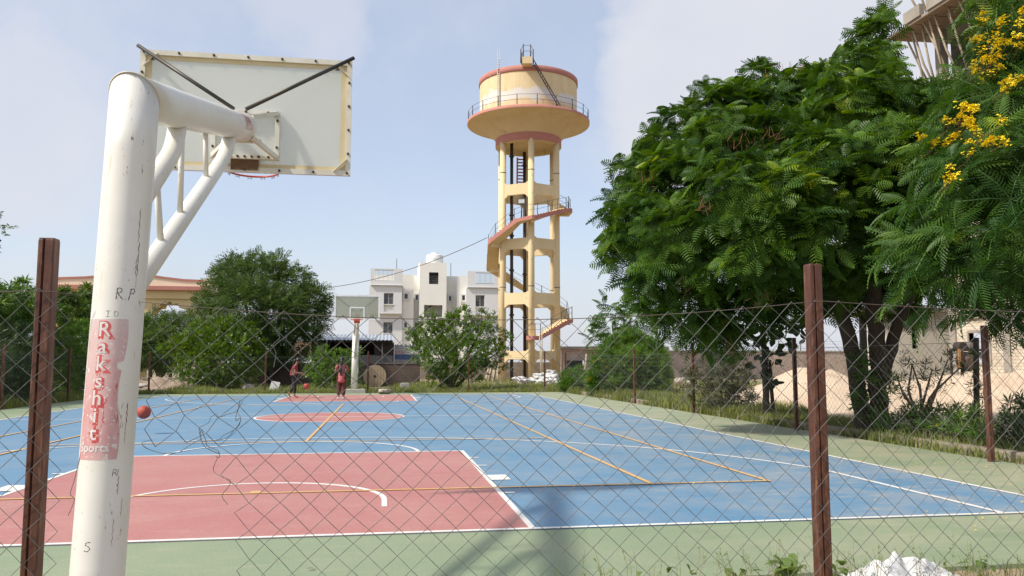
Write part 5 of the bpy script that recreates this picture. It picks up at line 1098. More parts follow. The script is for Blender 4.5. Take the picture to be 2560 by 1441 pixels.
SP = [sprig_t(9, .34, .11, .04, .3, .6, .5, s) for s in range(4)]; SPn = [sprig_t(11, .42, .13, .045, .45, .5, .35, s+5) for s in range(4)]; WH = [whorl_t(10, .17, .024, .55, s) for s in range(4)]; WHs = [whorl_t(12, .13, .013, .9, s+8) for s in range(4)]; WHb = [whorl_t(11, .26, .05, .35, s+3) for s in range(4)]; SPb = [sprig_t(9, .22, .085, .05, .15, .7, .8, s+20) for s in range(4)]
# --- middle distance, left half
NB = [(655,700,52,46),(600,695,42,46),(560,730,42,46),(712,722,50,46.5),(762,765,48,46),(545,785,34,45.5),(625,770,68,44),(700,790,68,44.2),(775,800,36,46),(590,845,45,45),(660,850,58,44.5),(730,850,50,45),(508,805,24,46.5),(640,664,26,47),(690,668,24,47),(580,665,22,47),(520,752,24,47),(795,745,22,47),(805,775,18,46.5),(745,700,26,47),(690,870,36,45),(560,690,24,47.5)]
bush('tree', 'spreading dark green tree behind the low brick wall', 'tree', fy(668, 965, 26.4)*1.0, pxblobs(NB, 46), SPn, 50, L_neem, None, 10, .16, M_bark, .1, .45, .9, 1.5, 31, 'crown', .25)
FB = [(385,842,32,60),(422,858,28,60),(375,870,40,58),(425,888,32,58),(455,872,24,60),(350,830,36,60),(330,870,40,60),(470,872,18,60)]
bush('tree', 'rounded mid green tree under the scalloped arch of the gate', 'tree', gnd(400, 951), pxblobs(FB, 60), SPn, 40, L_neem, None, 6, .14, M_bark, .1, .45, 1.2, 1.9, 32, 'crown', .25, vlo=.2)
for i, px in enumerate((375, 398, 425, 452, 470)):
    g0 = gnd(px, 950-i % 2); t_ = thing('slender_tree', 'slender tree in the shaded grove below the scalloped arch', 'tree', g0, 'slender trunks in the grove beyond the left fence'); trunk_mesh(t_, [([g0, g0+Vector((.1, 0, 1.6)), g0+Vector((-.1, .2, 3.6))], [.16, .13, .1])], M_bark, 7)
    clump('crown', t_, SPn, [(g0+Vector((0, .3, 3.9)), 1.5)], 16, L_neem, 1, .1, .45, 1.2, 1.8, np.random.default_rng(50+i), .3, None)
LB = [(480,865,38,41),(540,850,48,41),(600,848,42,41),(635,880,26,41),(560,905,66,40),(495,920,48,40.4),(612,915,40,40.5),(545,948,48,40),(445,880,24,41),(575,815,24,42),(500,830,22,42),(420,872,16,41)]
bush('shrub', 'rounded glossy shrub with a few white flowers below the spreading tree, left of the court', 'shrub', gnd(545, 974), pxblobs(LB, 41), SPb, 44, L_bush, 'shrubs beyond the far fence', 7, .05, None, .5, .6, 1.0, 1.6, 33, flowers=1, fm=M_flowp, nf=10, fs=1.6)
CB = [(x, y, r*.86, d) for x, y, r, d in [(1078,838,44,40),(1138,825,48,39.6),(1195,838,40,40),(1095,888,52,39),(1165,885,58,38.6),(1225,885,34,39.5),(1052,875,30,40),(1130,925,42,39),(1188,922,32,39),(1252,876,16,40),(1215,800,20,40.4),(1075,800,20,40.4),(1160,790,20,40.4),(1035,835,18,40.4),(1262,850,14,40.4),(1240,835,16,40.4),(1095,950,22,39),(1250,915,14,40)]]
bush('shrub', 'dense green shrub in front of the apartment building, left of the water tower', 'shrub', gnd(1128, 974), pxblobs(CB, 39.5), SPb, 44, L_bush, 'shrubs beyond the far fence', 12, .07, None, .45, .6, .95, 1.5, 34)
YB = [(805,900,24,34.6),(830,920,28,34.6),(800,935,30,34.4),(845,890,14,35),(775,930,14,34.6),(820,955,26,34.4),(868,895,16,35),(880,915,20,35),(872,945,22,34.8),(812,880,14,35),(895,880,10,35)]
bush('shrub', 'small bright yellow-green shrub behind the two players', 'shrub', gnd(825, 978), pxblobs([(x, y, r, d+4.2) for x, y, r, d in YB], 38.8), SPb, 60, L_yel, 'shrubs beyond the far fence', 5, .02, None, .5, .6, .8, 1.2, 35, vlo=.25)
# --- left hedge behind the left fence
rl = lambda L_, X: [((fx(x, y, X)), r*dist(fx(x, y, X))/FPX) for x, y, r in L_]
bush('hedge_shrub', 'tall shrub with rosettes of long bright leaves at the left edge', 'shrub', (-11.6, -1.2, 0), rl([(20,755,48),(70,765,52),(-40,760,60),(110,745,26),(60,720,18),(20,725,18),(-30,720,20),(100,790,40),(30,800,46)], -11.4), WHb, 26, L_yel, 'hedge shrubs along the left fence', 9, .05, None, .5, .4, .9, 1.3, 41, vlo=.1)
bush('hedge_shrub', 'dark rosette-leaved shrub between the near brown post and the white pole', 'shrub', (-11.9, 3.5, 0), rl([(165,755,32),(205,760,32),(235,740,26),(140,790,30),(190,800,40),(235,790,36),(215,720,10),(160,730,12)], -11.8), WHb, 26, L_bush, 'hedge shrubs along the left fence', 9, .05, None, .5, .4, .9, 1.3, 42)
bush('hedge_shrub', 'fine-leaved grey-green shrub at the left edge of the picture, below the rosette-leaved one', 'shrub', (-10.6, -2.5, 0), rl([(15,860,50),(60,850,42),(80,890,36),(30,920,56),(75,940,48),(-30,900,60),(20,975,50),(80,985,40)], -10.5), WHs, 60, L_ole, 'hedge shrubs along the left fence', 9, .04, None, .5, .6, 1.0, 1.7, 43)
bush('hedge_shrub', 'bright green shrub with small yellow flowers just left of the white pole', 'shrub', (-10.9, 4.5, 0), rl([(165,845,34),(205,835,38),(225,870,36),(180,890,40),(150,920,34),(215,920,38),(170,960,36),(220,970,34),(130,880,20),(250,900,34)], -10.7), WHs, 60, L_yel, 'hedge shrubs along the left fence', 9, .04, None, .5, .6, 1.1, 1.8, 44, flowers=1, fm=M_flow, nf=12, fs=1.)
for i, (yb, lab) in enumerate(((-7., 'dark shrub of the left hedge outside the left edge of the picture'), (10.2, 'low dark shrub of the left hedge hidden behind the white pole'), (14.6, 'last dark shrub at the far end of the left hedge'))):
    bush('hedge_shrub', lab, 'shrub', (-11.2, yb, 0), [(Vector((-11.2+random.uniform(-.5, .5), yb+random.uniform(-1.5, 1.5), z)), .8) for z in (.5, .6, 1.2, 1.3, 1.9, 2.1)], WHs, 22, L_ole, 'hedge shrubs along the left fence', 6, .04, None, .5, .6, 1.2, 1.8, 60+i)
bush('tree', 'tree at the far left of which only a twig tip shows in the sky', 'tree', (-14.5, 4, 0), [(Vector((-14.9, 4.5, 5.6)), 1.0), (Vector((-15.2, 4.0, 4.6)), 1.2), (fy(-14, 590, 5), .3), (fy(2, 600, 5), .10)], SPn, 12, L_neem, None, 4, .1, None, .1, .45, .8, 1.2, 66, 'crown')
# --- right half, behind the right fence
bush('shrub', 'rounded bright green shrub with yellow flowers near the brick outbuilding', 'shrub', gnd(1575, 985), pxblobs([(1535,870,30,33.5),(1580,862,36,33.5),(1625,880,36,33.2),(1520,915,40,32.6),(1575,915,50,32.2),(1630,920,42,32.4),(1500,950,34,32.6),(1560,955,44,32.2),(1620,960,44,32.2),(1655,945,24,32.6),(1580,838,18,34),(1545,848,16,34),(1650,905,22,33)], 33), WHs, 100, L_yel, 'shrubs along the right fence', 10, .03, None, .5, .6, 1.3, 2.0, 45, flowers=1, fm=M_flow, nf=26, fs=1.3)
bush('shrub', 'low light green shrub beside the pipe frame at the far right corner of the court', 'shrub', gnd(1440, 972), pxblobs([(1430,945,24,38),(1455,955,22,37),(1490,960,20,36),(1420,965,22,37),(1450,930,12,38)], 38), WHs, 90, L_yel, 'shrubs along the right fence', 6, .02, None, .5, .6, 1.3, 2.0, 46, vlo=.1)
bush('tree', 'young feathery tree behind the rounded yellow-flowered shrub', 'tree', gnd(1560, 958), pxblobs([(1560,785,34,50),(1590,800,34,50),(1530,815,30,50),(1600,835,30,50),(1505,845,24,50),(1555,845,36,50),(1520,770,14,50),(1610,770,16,50),(1490,855,16,50)], 50), FT[1:3], 5.0, L_pelt2, None, 5, .09, None, .3, .45, 1.9, 2.6, 47, 'crown')
bush('shrub', 'sparse olive-green oleander shrub behind the right fence, mid way along the court', 'shrub', gnd(1800, 1032), pxblobs([(1790,910,30,21.8),(1830,905,30,21.8),(1760,945,38,21.5),(1815,950,46,21.2),(1860,945,26,21.6),(1740,985,34,21.4),(1800,1000,36,21.2),(1850,985,34,21.5),(1725,930,18,21.8),(1880,1000,18,21.8),(1800,880,16,22)], 21.6), WH, 40, L_dry, 'shrubs along the right fence', 12, .022, M_barkl, .6, .5, .8, 1.15, 48)
bush('shrub', 'twiggy pale-stemmed shrub with thin leaves to the right of the big tree trunks', 'shrub', gnd(2305, 1050), pxblobs([(2280,910,30,17.6),(2240,935,28,17.6),(2330,925,30,17.6),(2370,900,24,17.8),(2300,960,24,17.4),(2255,975,20,17.6),(2350,960,24,17.6),(2400,920,18,17.6)], 17.6), WH, 19, L_dry, 'shrubs along the right fence', 9, .04, M_barkl, .6, .5, .7, 1.05, 49, fill=.1)
bush('shrub', 'bright oleander sprays growing around the trunks of the big tree', 'shrub', gnd(2190, 1085), pxblobs([(2150,900,26,15.2),(2165,950,28,15.2),(2145,1000,24,15.2),(2190,930,24,15.4),(2200,980,30,15.2),(2190,1040,30,15),(2225,960,22,15.5)], 15.2), WH, 34, L_yel, 'shrubs along the right fence', 8, .015, None, .5, .5, .85, 1.2, 50)
bush('shrub', 'low spreading green oleander clump along the foot of the right fence', 'shrub', gnd(2330, 1110), pxblobs([(2220,1070,28,14.4),(2260,1065,36,14.2),(2310,1070,36,14),(2350,1080,34,13.7),(2400,1070,38,13.5),(2440,1085,32,13.2),(2290,1030,26,14.4),(2380,1035,28,14),(2430,1040,26,13.8),(2465,1060,22,13.6),(2330,1030,18,14.6)], 14), WH, 46, L_yel, 'shrubs along the right fence', 10, .012, None, .6, .5, .85, 1.25, 51, flowers=1, fm=M_flow, nf=7, fs=.7)
bush('shrub', 'dark shrub at the right edge of the picture below the drooping tree', 'shrub', gnd(2570, 1120), pxblobs([(2530,1040,40,13.4),(2580,1020,60,13.4),(2520,1080,34,13),(2560,1090,44,12.8),(2620,1060,70,13)], 13), WH, 26, L_ole, 'shrubs along the right fence', 8, .02, None, .5, .5, .9, 1.3, 52)
bush('shrub', 'vine-covered dark post between the twiggy shrub and the right fence post', 'shrub', gnd(2442, 1060), [(gnd(2442, 1060)+Vector((random.uniform(-.12, .12), 0, z)), .16) for z in (.3, .6, .9, 1.2, 1.5)], WH, 30, L_ole, None, 1, .05, None, .4, .5, .7, 1., 53)
MB().tube([gnd(2442, 1060), fy(2440, 845, gnd(2442, 1060).y)], .06, 8).build('dark_post', M_bark, bpy.data.objects[[o.name for o in bpy.data.objects if o.get('label', '').startswith('vine-covered')][0]])
# slender tree with big round leaves: every leaf in view is a part
sl = thing('tree', 'slender tree with dark vine-covered trunk and big round leaves in front of the boundary wall', 'tree', gnd(1915, 1046)); g0 = gnd(1915, 1046); Dg = dist(g0)
trunk_mesh(sl, [([at(1918, 1050, Dg), at(1915, 960, Dg), at(1910, 860, Dg), at(1905, 770, Dg), at(1900, 700, Dg)], [.085, .08, .075, .07, .05]), ([at(1935, 1045, Dg), at(1927, 950, Dg), at(1925, 900, Dg)], [.05, .045, .03]), ([at(1907, 800, Dg), at(1860, 790, Dg-.3), at(1820, 810, Dg-.5)], [.04, .03, .015]), ([at(1907, 790, Dg), at(1960, 780, Dg-.3), at(2000, 800, Dg-.4)], [.04, .03, .015])], M_bark, 8)
def leaf_round(l=.24, w_=.19):
    mb = MB(); n = 10; ed = [(w_/2*math.sin(PI*i/n)*(1 if i < n else 0), l*(i/n)) for i in range(n+1)]; L1 = [Vector((x, y, -.35*y*y-.25*abs(x))) for x, y in ed]; R1 = [Vector((-x, y, -.35*y*y-.25*abs(x))) for x, y in ed]; Cn = [Vector((0, y, -.35*y*y)) for x, y in ed]
    for i in range(n): mb.face([Cn[i], L1[i], L1[i+1], Cn[i+1]], True); mb.face([Cn[i], Cn[i+1], R1[i+1], R1[i]], True)
    return mb
lr = [leaf_round(.24, .2), leaf_round(.20, .17)]; lme = []
for q in lr:
    V = np.array(q.v); F = np.array(q.f); lme += [npmesh('leaf', V, F, L_big, np.full(len(V), vv), True) for vv in (.15, .6)]
rng = random.Random(5); spots = []
for px, py, r, n in ((1835, 850, 38, 26), (1870, 825, 30, 18), (1820, 815, 24, 10), (1905, 850, 22, 10), (1945, 830, 36, 26), (1985, 820, 30, 20), (1970, 860, 22, 12), (1925, 890, 22, 14), (1912, 930, 18, 12), (1930, 950, 14, 8), (1900, 900, 18, 10), (2000, 790, 22, 10), (1890, 790, 40, 20), (1950, 780, 40, 20)):
    for i in range(n): spots.append(at(px+rng.gauss(0, r*.5), py+rng.gauss(0, r*.5), Dg-.1+rng.gauss(0, .25)))
for i, p in enumerate(spots):
    o = link('leaf', lme[i % 4], sl); d = Vector((rng.uniform(-1, 1), rng.uniform(-1, .6), rng.uniform(-1.2, .2))).normalized(); o.matrix_basis = Matrix.Translation(p) @ d.to_track_quat('Y', 'Z').to_matrix().to_4x4() @ Matrix.Rotation(rng.uniform(-.7, .7), 4, 'Y')

# --- grass and weeds
def grass(name, rects, n, h, w_, m, seed, label_v=(0, 1), avoid=None):
    r = np.random.default_rng(seed); Vs = []; Fs = []; As = []; off = 0
    for (x0, y0, x1, y1, share, hh) in rects:
        k = int(n*share); xy = np.stack([r.uniform(x0, x1, k), r.uniform(y0, y1, k)], 1)
        dn = np.array([mnoise.noise(Vector((a*.45, b_*.45, seed))) for a, b_ in xy]); keep = dn > -.22+r.normal(size=k)*.12; xy = xy[keep]; dn = dn[keep]; k = len(xy)
        z = np.array([max(ground_z(a, b_), sandz(a, b_) if 11.4 < a < 46 and -9 < b_ < 13 else -9) for a, b_ in xy])-.01
        Hh = h*hh*r.uniform(.4, 1.25, k)*(1+dn*.8); az = r.uniform(0, 2*PI, k); ln = r.uniform(.1, .7, k)
        base_ = np.column_stack([xy, z]); side = np.column_stack([-np.sin(az), np.cos(az), np.zeros(k)])*w_/2; lean = np.column_stack([np.cos(az), np.sin(az), np.zeros(k)])
        mid_ = base_+lean*(Hh*ln*.35)[:, None]+np.column_stack([np.zeros((k, 2)), Hh*.6]); tip = base_+lean*(Hh*ln)[:, None]+np.column_stack([np.zeros((k, 2)), Hh*.95])
        V = np.stack([base_-side, base_+side, mid_+side*.8, mid_-side*.8, tip+side*.1, tip-side*.1], 1); Vs.append(V.reshape(-1, 3)); q = np.arange(k)[:, None]*6+off
        Fs.append(np.concatenate([q+[0, 1, 2, 3], q+[3, 2, 4, 5]])); As.append(np.repeat(np.clip(r.beta(2, 2, k)*.8+dn*.3, 0, 1), 6)); off += 6*k
    o = link(name, npmesh(name, np.concatenate(Vs), np.concatenate(Fs), m, np.concatenate(As))); return tag(o, kind='stuff')
grass('grass', [(-9.5, 16.45, 12, 19.5, .34, .8), (-9, 19.5, 16, 27, .25, 1.), (-14, 27, 20, 40, .10, 1.2), (9.5, 6, 13.5, 18, .17, 1.35), (9.46, -2, 12, 6, .10, .95), (9.48, -12, 11.4, -2, .12, .65), (-11, -6, -9.5, 16, .08, 1.), (12, 18, 24, 40, .08, 1.2)], 82000, .26, .022, L_grass, 71)
grass('grass', [(1.9, -16.6, 9.4, -15.56, .8, .62), (-3, -16.6, 1.9, -16.05, .05, .35)], 5200, .17, .006, L_grass, 72)
# ================================================================== NEAR WEEDS, SACK, PETALS, LEAVES
def wpoint(px, py, Y): return fy(px, py, Y)
wl = MB()
def leafblade(mb, p, d, l, wd, n=5, droop=.4):
    d = Vector(d).normalized(); s = d.cross(Vector((0, 0, 1))); s = s.normalized() if s.length > .01 else Vector((1, 0, 0)); Lf = []; Rt = []
    for i in range(n+1):
        t_ = i/n; c = Vector(p)+d*(l*t_)-Vector((0, 0, droop*l*t_*t_)); w_ = wd/2*math.sin(PI*min(.96, .08+.9*t_)); Lf.append(c+s*w_+Vector((0, 0, w_*.3))); Rt.append(c-s*w_+Vector((0, 0, w_*.3)))
    for i in range(n): mb.face([Lf[i], Lf[i+1], Rt[i+1], Rt[i]], True)
L_weed = leafmat('leaf_weed', (.10, .16, .035), (.17, .25, .06), (.30, .34, .12), .45, .4)
rw = random.Random(12); wx = 0
for (px, lab, n, l, wd) in ((1985, 'broad-leaved weed clump at the foot of the right-hand near post', 13, .17, .085), (2100, 'broad-leaved weed just right of the near post, beside the white sack', 8, .10, .05), (1580, 'small weed sprouting at the bottom edge of the court, left of the near post', 8, .09, .05), (1840, 'leafy weed with thin stems left of the broad-leaved clump', 10, .10, .045), (1700, 'small leafy weed midway between the sprout and the leafy clump', 8, .08, .04), (2450, 'low weed at the bottom right corner beyond the white sack', 12, .09, .035)):
    g0 = Vector((gnd(px, 1438).x*.98, -15.85, 0)); g0.x = fy(px, 1440, -15.85).x; t_ = thing('weed', lab, 'weed', g0, 'weeds along the near edge of the court'); mb = MB()
    for i in range(n):
        a = rw.uniform(0, 2*PI); e = rw.uniform(.3, 1.3); mb_p = g0+Vector((rw.uniform(-.08, .08), rw.uniform(-.05, .05), rw.uniform(.0, .12))); leafblade(mb, mb_p, (math.cos(a)*math.cos(e), math.sin(a)*math.cos(e), math.sin(e)), l*rw.uniform(.7, 1.15), wd*rw.uniform(.7, 1.1))
    o = mb.build('foliage', L_weed, t_)
    a_ = o.data.attributes.new('v', 'FLOAT', 'POINT'); a_.data.foreach_set('value', [rw.random() for _ in range(len(o.data.vertices))])
ws = thing('weeds', 'thin seed-headed weed stems standing along the near edge of the court', 'weed', (3, -15.75, 0)); mb = MB(); hd = MB()
for i in range(150):
    px = rw.choice((rw.uniform(1380, 2560), rw.uniform(1750, 2420))); Y = rw.uniform(-16.2, -15.6); g0 = fy(px, 1440, Y); g0.z = 0; h = rw.uniform(.08, .26); q = g0+Vector((rw.uniform(-.07, .07), rw.uniform(-.05, .05), h)); mb.tube([g0, g0.lerp(q, .55)+Vector((.012, 0, .01)), q], [.0018, .0014, .001], 4, False)
    for k in range(rw.randint(2, 5)): f = rw.uniform(.5, 1); c = g0.lerp(q, f); leafblade(hd, c, (rw.uniform(-1, 1), rw.uniform(-1, 1), rw.uniform(.1, .9)), rw.uniform(.015, .045), rw.uniform(.005, .012), 3)
tag(mb.build('stem', mat('dry_stem', (.20, .20, .08), (.30, .24, .13),   .7, 20), ws), kind='stuff'); o = tag(hd.build('leaf', L_weed, ws), kind='stuff'); a_ = o.data.attributes.new('v', 'FLOAT', 'POINT'); a_.data.foreach_set('value', [rw.random()*.9 for _ in range(len(o.data.vertices))])
M_sack = mat('white_sack', (.66, .655, .645), (.54, .53, .51), .6, 14, (.40, .36, .30), bump=.5, bscale=60)
def crumple(name, label, c, sx, sy, sz, seed, m=M_sack, group=None, cat='sack', rot=0, nu=28, nv=16, amp=.3, fine=.1, lean=0):
    c = Vector(c); mb = MB(); cr_, sr_ = math.cos(rot), math.sin(rot)
    def f(u, v):
        a = 2*PI*u; b_ = PI*(v-.5); x, y, z = math.cos(b_)*math.cos(a), math.cos(b_)*math.sin(a), math.sin(b_)
        pw = lambda t_: math.copysign(abs(t_)**.75, t_)
        n1 = mnoise.noise(Vector((x*1.4, y*1.4, z*1.4))+Vector((seed, 0, 0))); n2 = mnoise.turbulence(Vector((x*3.2+seed, y*3.2, z*3.2)), 3, True)
        k = 1+amp*n1+fine*(n2-.6)*2; X, Y, Zz = pw(x)*sx*k, pw(y)*sy*k, pw(z)*sz*k+sz*.85+lean*x*sx; return c+Vector((X*cr_-Y*sr_, X*sr_+Y*cr_, max(Zz, .005)))
    mb.grid(f, nu, nv); t_ = mb.build(name, m, None, c); bpy.context.view_layer.update(); return tag(t_, label, cat, group)
sx0 = fy(2255, 1440, -15.72).x
def sackz(x, y):
    pk = .062*math.exp(-((x+.06)/.10)**2-((y+.01)/.08)**2)+.075*math.exp(-((x+.19)/.09)**2-(y/.09)**2)+(.115-.24*(x-.02))*math.exp(-((y-.02-.05*x)/.05)**2)*(1/(1+math.exp(-(x+.03)*40)))*(1/(1+math.exp((x-.34)*60)))
    n_ = mnoise.turbulence(Vector((x*9, y*9, 2.2)), 3, True); r_ = abs(mnoise.noise(Vector((x*16+5, y*22, .3))))
    e = max(0, 1-(abs(y)/.15)**4)*max(0, 1-(abs(x-.04)/.36)**6)
    return (pk*(1+.45*mnoise.noise(Vector((x*14, y*14, 7))))+.02*n_+.022*(1-r_)*.6)*e-.012
mb = MB(); mb.grid(lambda u, v: (sx0-.32+.72*u, -15.86+.30*v+.02*math.sin(u*17), sackz(-.32+.72*u, -.15+.30*v)), 110, 50)
o = mb.build('sack', M_sack, None, (sx0, -15.72, 0)); tag(o, 'crumpled white woven sack lying in the weeds at the bottom right', 'sack')
M_petal = mat('petal_yellow', (.66, .42, .03), (.55, .40, .12), .7, 30); mb = MB(); rp_ = random.Random(8)
for i in range(420):
    x = min(9.3, max(3.2, rp_.gauss(7.6, 1.3))); y = rp_.uniform(-15.2, -8.8) if rp_.random() < .85 else rp_.uniform(-9, -4); a = rp_.uniform(0, 6.3); s = rp_.uniform(.006, .016); c = Vector((x, y, .019)); u = Vector((math.cos(a), math.sin(a), .3))*s; v_ = Vector((-math.sin(a), math.cos(a), .2))*s*.7; mb.face([c-u, c-v_, c+u, c+v_])
tag(mb.build('fallen_petals', M_petal), kind='stuff')
M_dead = mat('dead_leaf', (.06, .055, .035), (.10, .07, .04), .8, 20)
for px, py, lab in ((717, 1195, 'dark curled dead leaf on the red key of the court'), (767, 1422, 'dark dead leaf on the green run-off near the bottom of the picture')):
    c = gnd(px, py, .014); mb = MB(); leafblade(mb, c, (1, .35, .12), .075, .022, 6, .5); o = mb.build('dead_leaf', M_dead, None, c); tag(o, lab, 'leaf', 'dead leaves on the court')

# ================================================================== BALLS
M_ball = mat('basketball_orange', (.46, .075, .04), (.40, .06, .035), .6, 12, bump=.25, bscale=180); M_seam = mat('ball_seam', (.05, .02, .015), rough=.7)
def ball(label, c, r):
    t_ = thing('basketball', label, 'ball', c, 'basketballs in play'); bm = bmesh.new(); bmesh.ops.create_uvsphere(bm, u_segments=32, v_segments=20, radius=r); me = bpy.data.meshes.new('ball_skin')
    for f in bm.faces: f.smooth = True
    bm.to_mesh(me); bm.free(); me.materials.append(M_ball); o = link('ball_skin', me, t_); o.location = c; mb = MB(); q = Matrix.Rotation(.6, 3, 'X') @ Matrix.Rotation(.5, 3, 'Y')
    C = Vector(c); n = 36
    for fn in (lambda a: Vector((math.cos(a), math.sin(a), 0)), lambda a: Vector((0, math.cos(a), math.sin(a))), lambda a: Vector((math.cos(a), .45*math.cos(2*a)+.25, math.sin(a))).normalized()):
        mb.tube([C+(q @ fn(2*PI*i/n))*(r*1.0) for i in range(n+1)], r*.022, 4, False)
    mb.build('seam', M_seam, t_); return t_
ball('red-orange basketball just right of the white pole, bouncing above the blue court', at(359.5, 1031, 14.9), .122)
ball('red-orange basketball bouncing between the two players at the far key', at(766, 966, 30.6), .122)

# ================================================================== PEOPLE
M_skin = mat('skin_brown', (.26, .13, .08), (.23, .11, .07), .6, 8); M_hair = mat('black_hair', (.012, .010, .010), (.02, .016, .015), .45, 40, stretch=(3, 3, .3))
M_maroon = mat('maroon_top', (.26, .03, .055), (.21, .025, .045), .85, 6, bump=.2, bscale=25); M_black = mat('black_trousers', (.016, .015, .017), (.024, .022, .024), .85, 6, bump=.2, bscale=25); M_salmon = mat('salmon_kurta', (.48, .125, .12), (.43, .10, .10), .85, 5, bump=.2, bscale=25); M_brown = mat('brown_trousers', (.115, .036, .03), (.09, .028, .024), .85, 6, bump=.25, bscale=25); M_shoe = mat('white_shoe', (.70, .67, .66), rough=.6); M_scarf = mat('dark_scarf', (.06, .02, .022), (.09, .03, .03), .9, 8)
def skin(name, joints, edges, m, parent, sub=2, root=0):
    me = bpy.data.meshes.new(name); me.from_pydata([j[0] for j in joints], edges, []); o = bpy.data.objects.new(name, me); COL.objects.link(o)
    md = o.modifiers.new('s', 'SKIN'); md.use_smooth_shade = True; md.branch_smoothing = .3
    for i, j in enumerate(joints): r = j[1]; me.skin_vertices[0].data[i].radius = r if isinstance(r, tuple) else (r, r); me.skin_vertices[0].data[i].use_root = (i == root)
    o.modifiers.new('u', 'SUBSURF').levels = sub; dg = bpy.context.evaluated_depsgraph_get(); dg.update()
    m2 = bpy.data.meshes.new_from_object(o.evaluated_get(dg)); m2.name = name; bpy.data.objects.remove(o); m2.materials.clear(); m2.materials.append(m)
    for p in m2.polygons: p.use_smooth = True
    return link(name, m2, parent)
def figure(label, base, yaw, P, hands, sockets):
    """P: joint dict in figure space (x = facing, y = its left, z up)"""
    t_ = thing('person', label, 'person', base, 'two players at the far key'); cy, sy = math.cos(yaw), math.sin(yaw); W = lambda p: Vector((base[0]+p[0]*cy-p[1]*sy, base[1]+p[0]*sy+p[1]*cy, base[2]+p[2]))
    return t_, W
def body(t_, W, J):
    names = list(J); ix = {n: i for i, n in enumerate(names)}; E = [('pelvis', 'waist'), ('waist', 'chest'), ('chest', 'neck0'), ('neck0', 'neck1'), ('neck1', 'head0'), ('head0', 'head1')]
    for s in 'LR': E += [('chest', 'sh'+s), ('sh'+s, 'el'+s), ('el'+s, 'wr'+s), ('wr'+s, 'pm'+s), ('pelvis', 'hip'+s), ('hip'+s, 'kn'+s), ('kn'+s, 'an'+s), ('an'+s, 'ball'+s), ('ball'+s, 'toe'+s)]
    jn = [(tuple(W(J[n][0])), J[n][1]) for n in names]; ed = [(ix[a], ix[b_]) for a, b_ in E]
    for s in 'LR':     # five fingers rooted in the palm
        w_, p = Vector(J['wr'+s][0]), Vector(J['pm'+s][0]); d = (p-w_).normalized(); sd = d.cross(Vector((0, 0, 1))); sd = sd.normalized() if sd.length > .1 else Vector((0, 1, 0)); nn = sd.cross(d)
        for k, (o_, l, cu) in enumerate(((-.028, .062, .25), (-.010, .074, .2), (.010, .07, .25), (.027, .055, .3), (-.036, .05, -.5))):
            a = p+sd*o_*(.9 if k < 4 else .8)-(d*.03 if k == 4 else d*0); dd = d if k < 4 else (d*.6-sd*.8).normalized()
            b_ = a+dd*l*.55; c = b_+(dd-nn*abs(cu)).normalized()*l*.45; i0 = len(jn); jn += [(tuple(W(b_)), .0085), (tuple(W(c)), .007)]; ed += [(ix['pm'+s], i0), (i0, i0+1)]
    return skin('body', jn, ed, M_skin, t_, 2, ix['pelvis'])
def head_parts(t_, W, hc, fwd, r=.085):
    f = Vector(fwd).normalized(); s = Vector((0, 0, 1)).cross(f).normalized(); u = f.cross(s); C = Vector(hc); mk = lambda p: W(p); mb = MB()
    for e in (-1, 1): mb.tube([mk(C+f*r*.98+s*e*.033+u*.005), mk(C+f*r*1.06+s*e*.033+u*.005)], .009, 8)
    mb.build('eye', M_hair, t_)
    MB().tube([mk(C+f*r*.98+u*.01), mk(C+f*r*1.22-u*.025), mk(C+f*r*.98-u*.034)], [.006, .013, .008], 8).build('nose', M_skin, t_); MB().tube([mk(C+f*r*1.0-s*.022-u*.052), mk(C+f*r*1.08-u*.054), mk(C+f*r*1.0+s*.022-u*.052)], .006, 6).build('mouth', mat('lips', (.28, .07, .06)), t_)
    for e in (-1, 1): MB().tube([mk(C+s*e*r*.86+u*.022), mk(C+s*e*r*1.02+u*.012-f*.008), mk(C+s*e*r*.9-u*.028)], [.008, .014, .008], 6).build('ear', M_skin, t_)
    hb = MB()   # hair cap
    def cap(a, b_):
        th = 2*PI*a; ph = PI*.64*b_; d = f*(math.sin(ph)*math.cos(th))+s*(math.sin(ph)*math.sin(th))+u*math.cos(ph); k = 1.16; back = -(d.dot(f))
        if d.dot(f) > .25 and d.dot(u) < .5: k = .93
        return mk(C+u*.012-f*.008+d*r*k*(1.06 if abs(d.dot(u)) > .5 else 1))
    hb.grid(cap, 28, 14); return hb.build('hair', M_hair, t_)
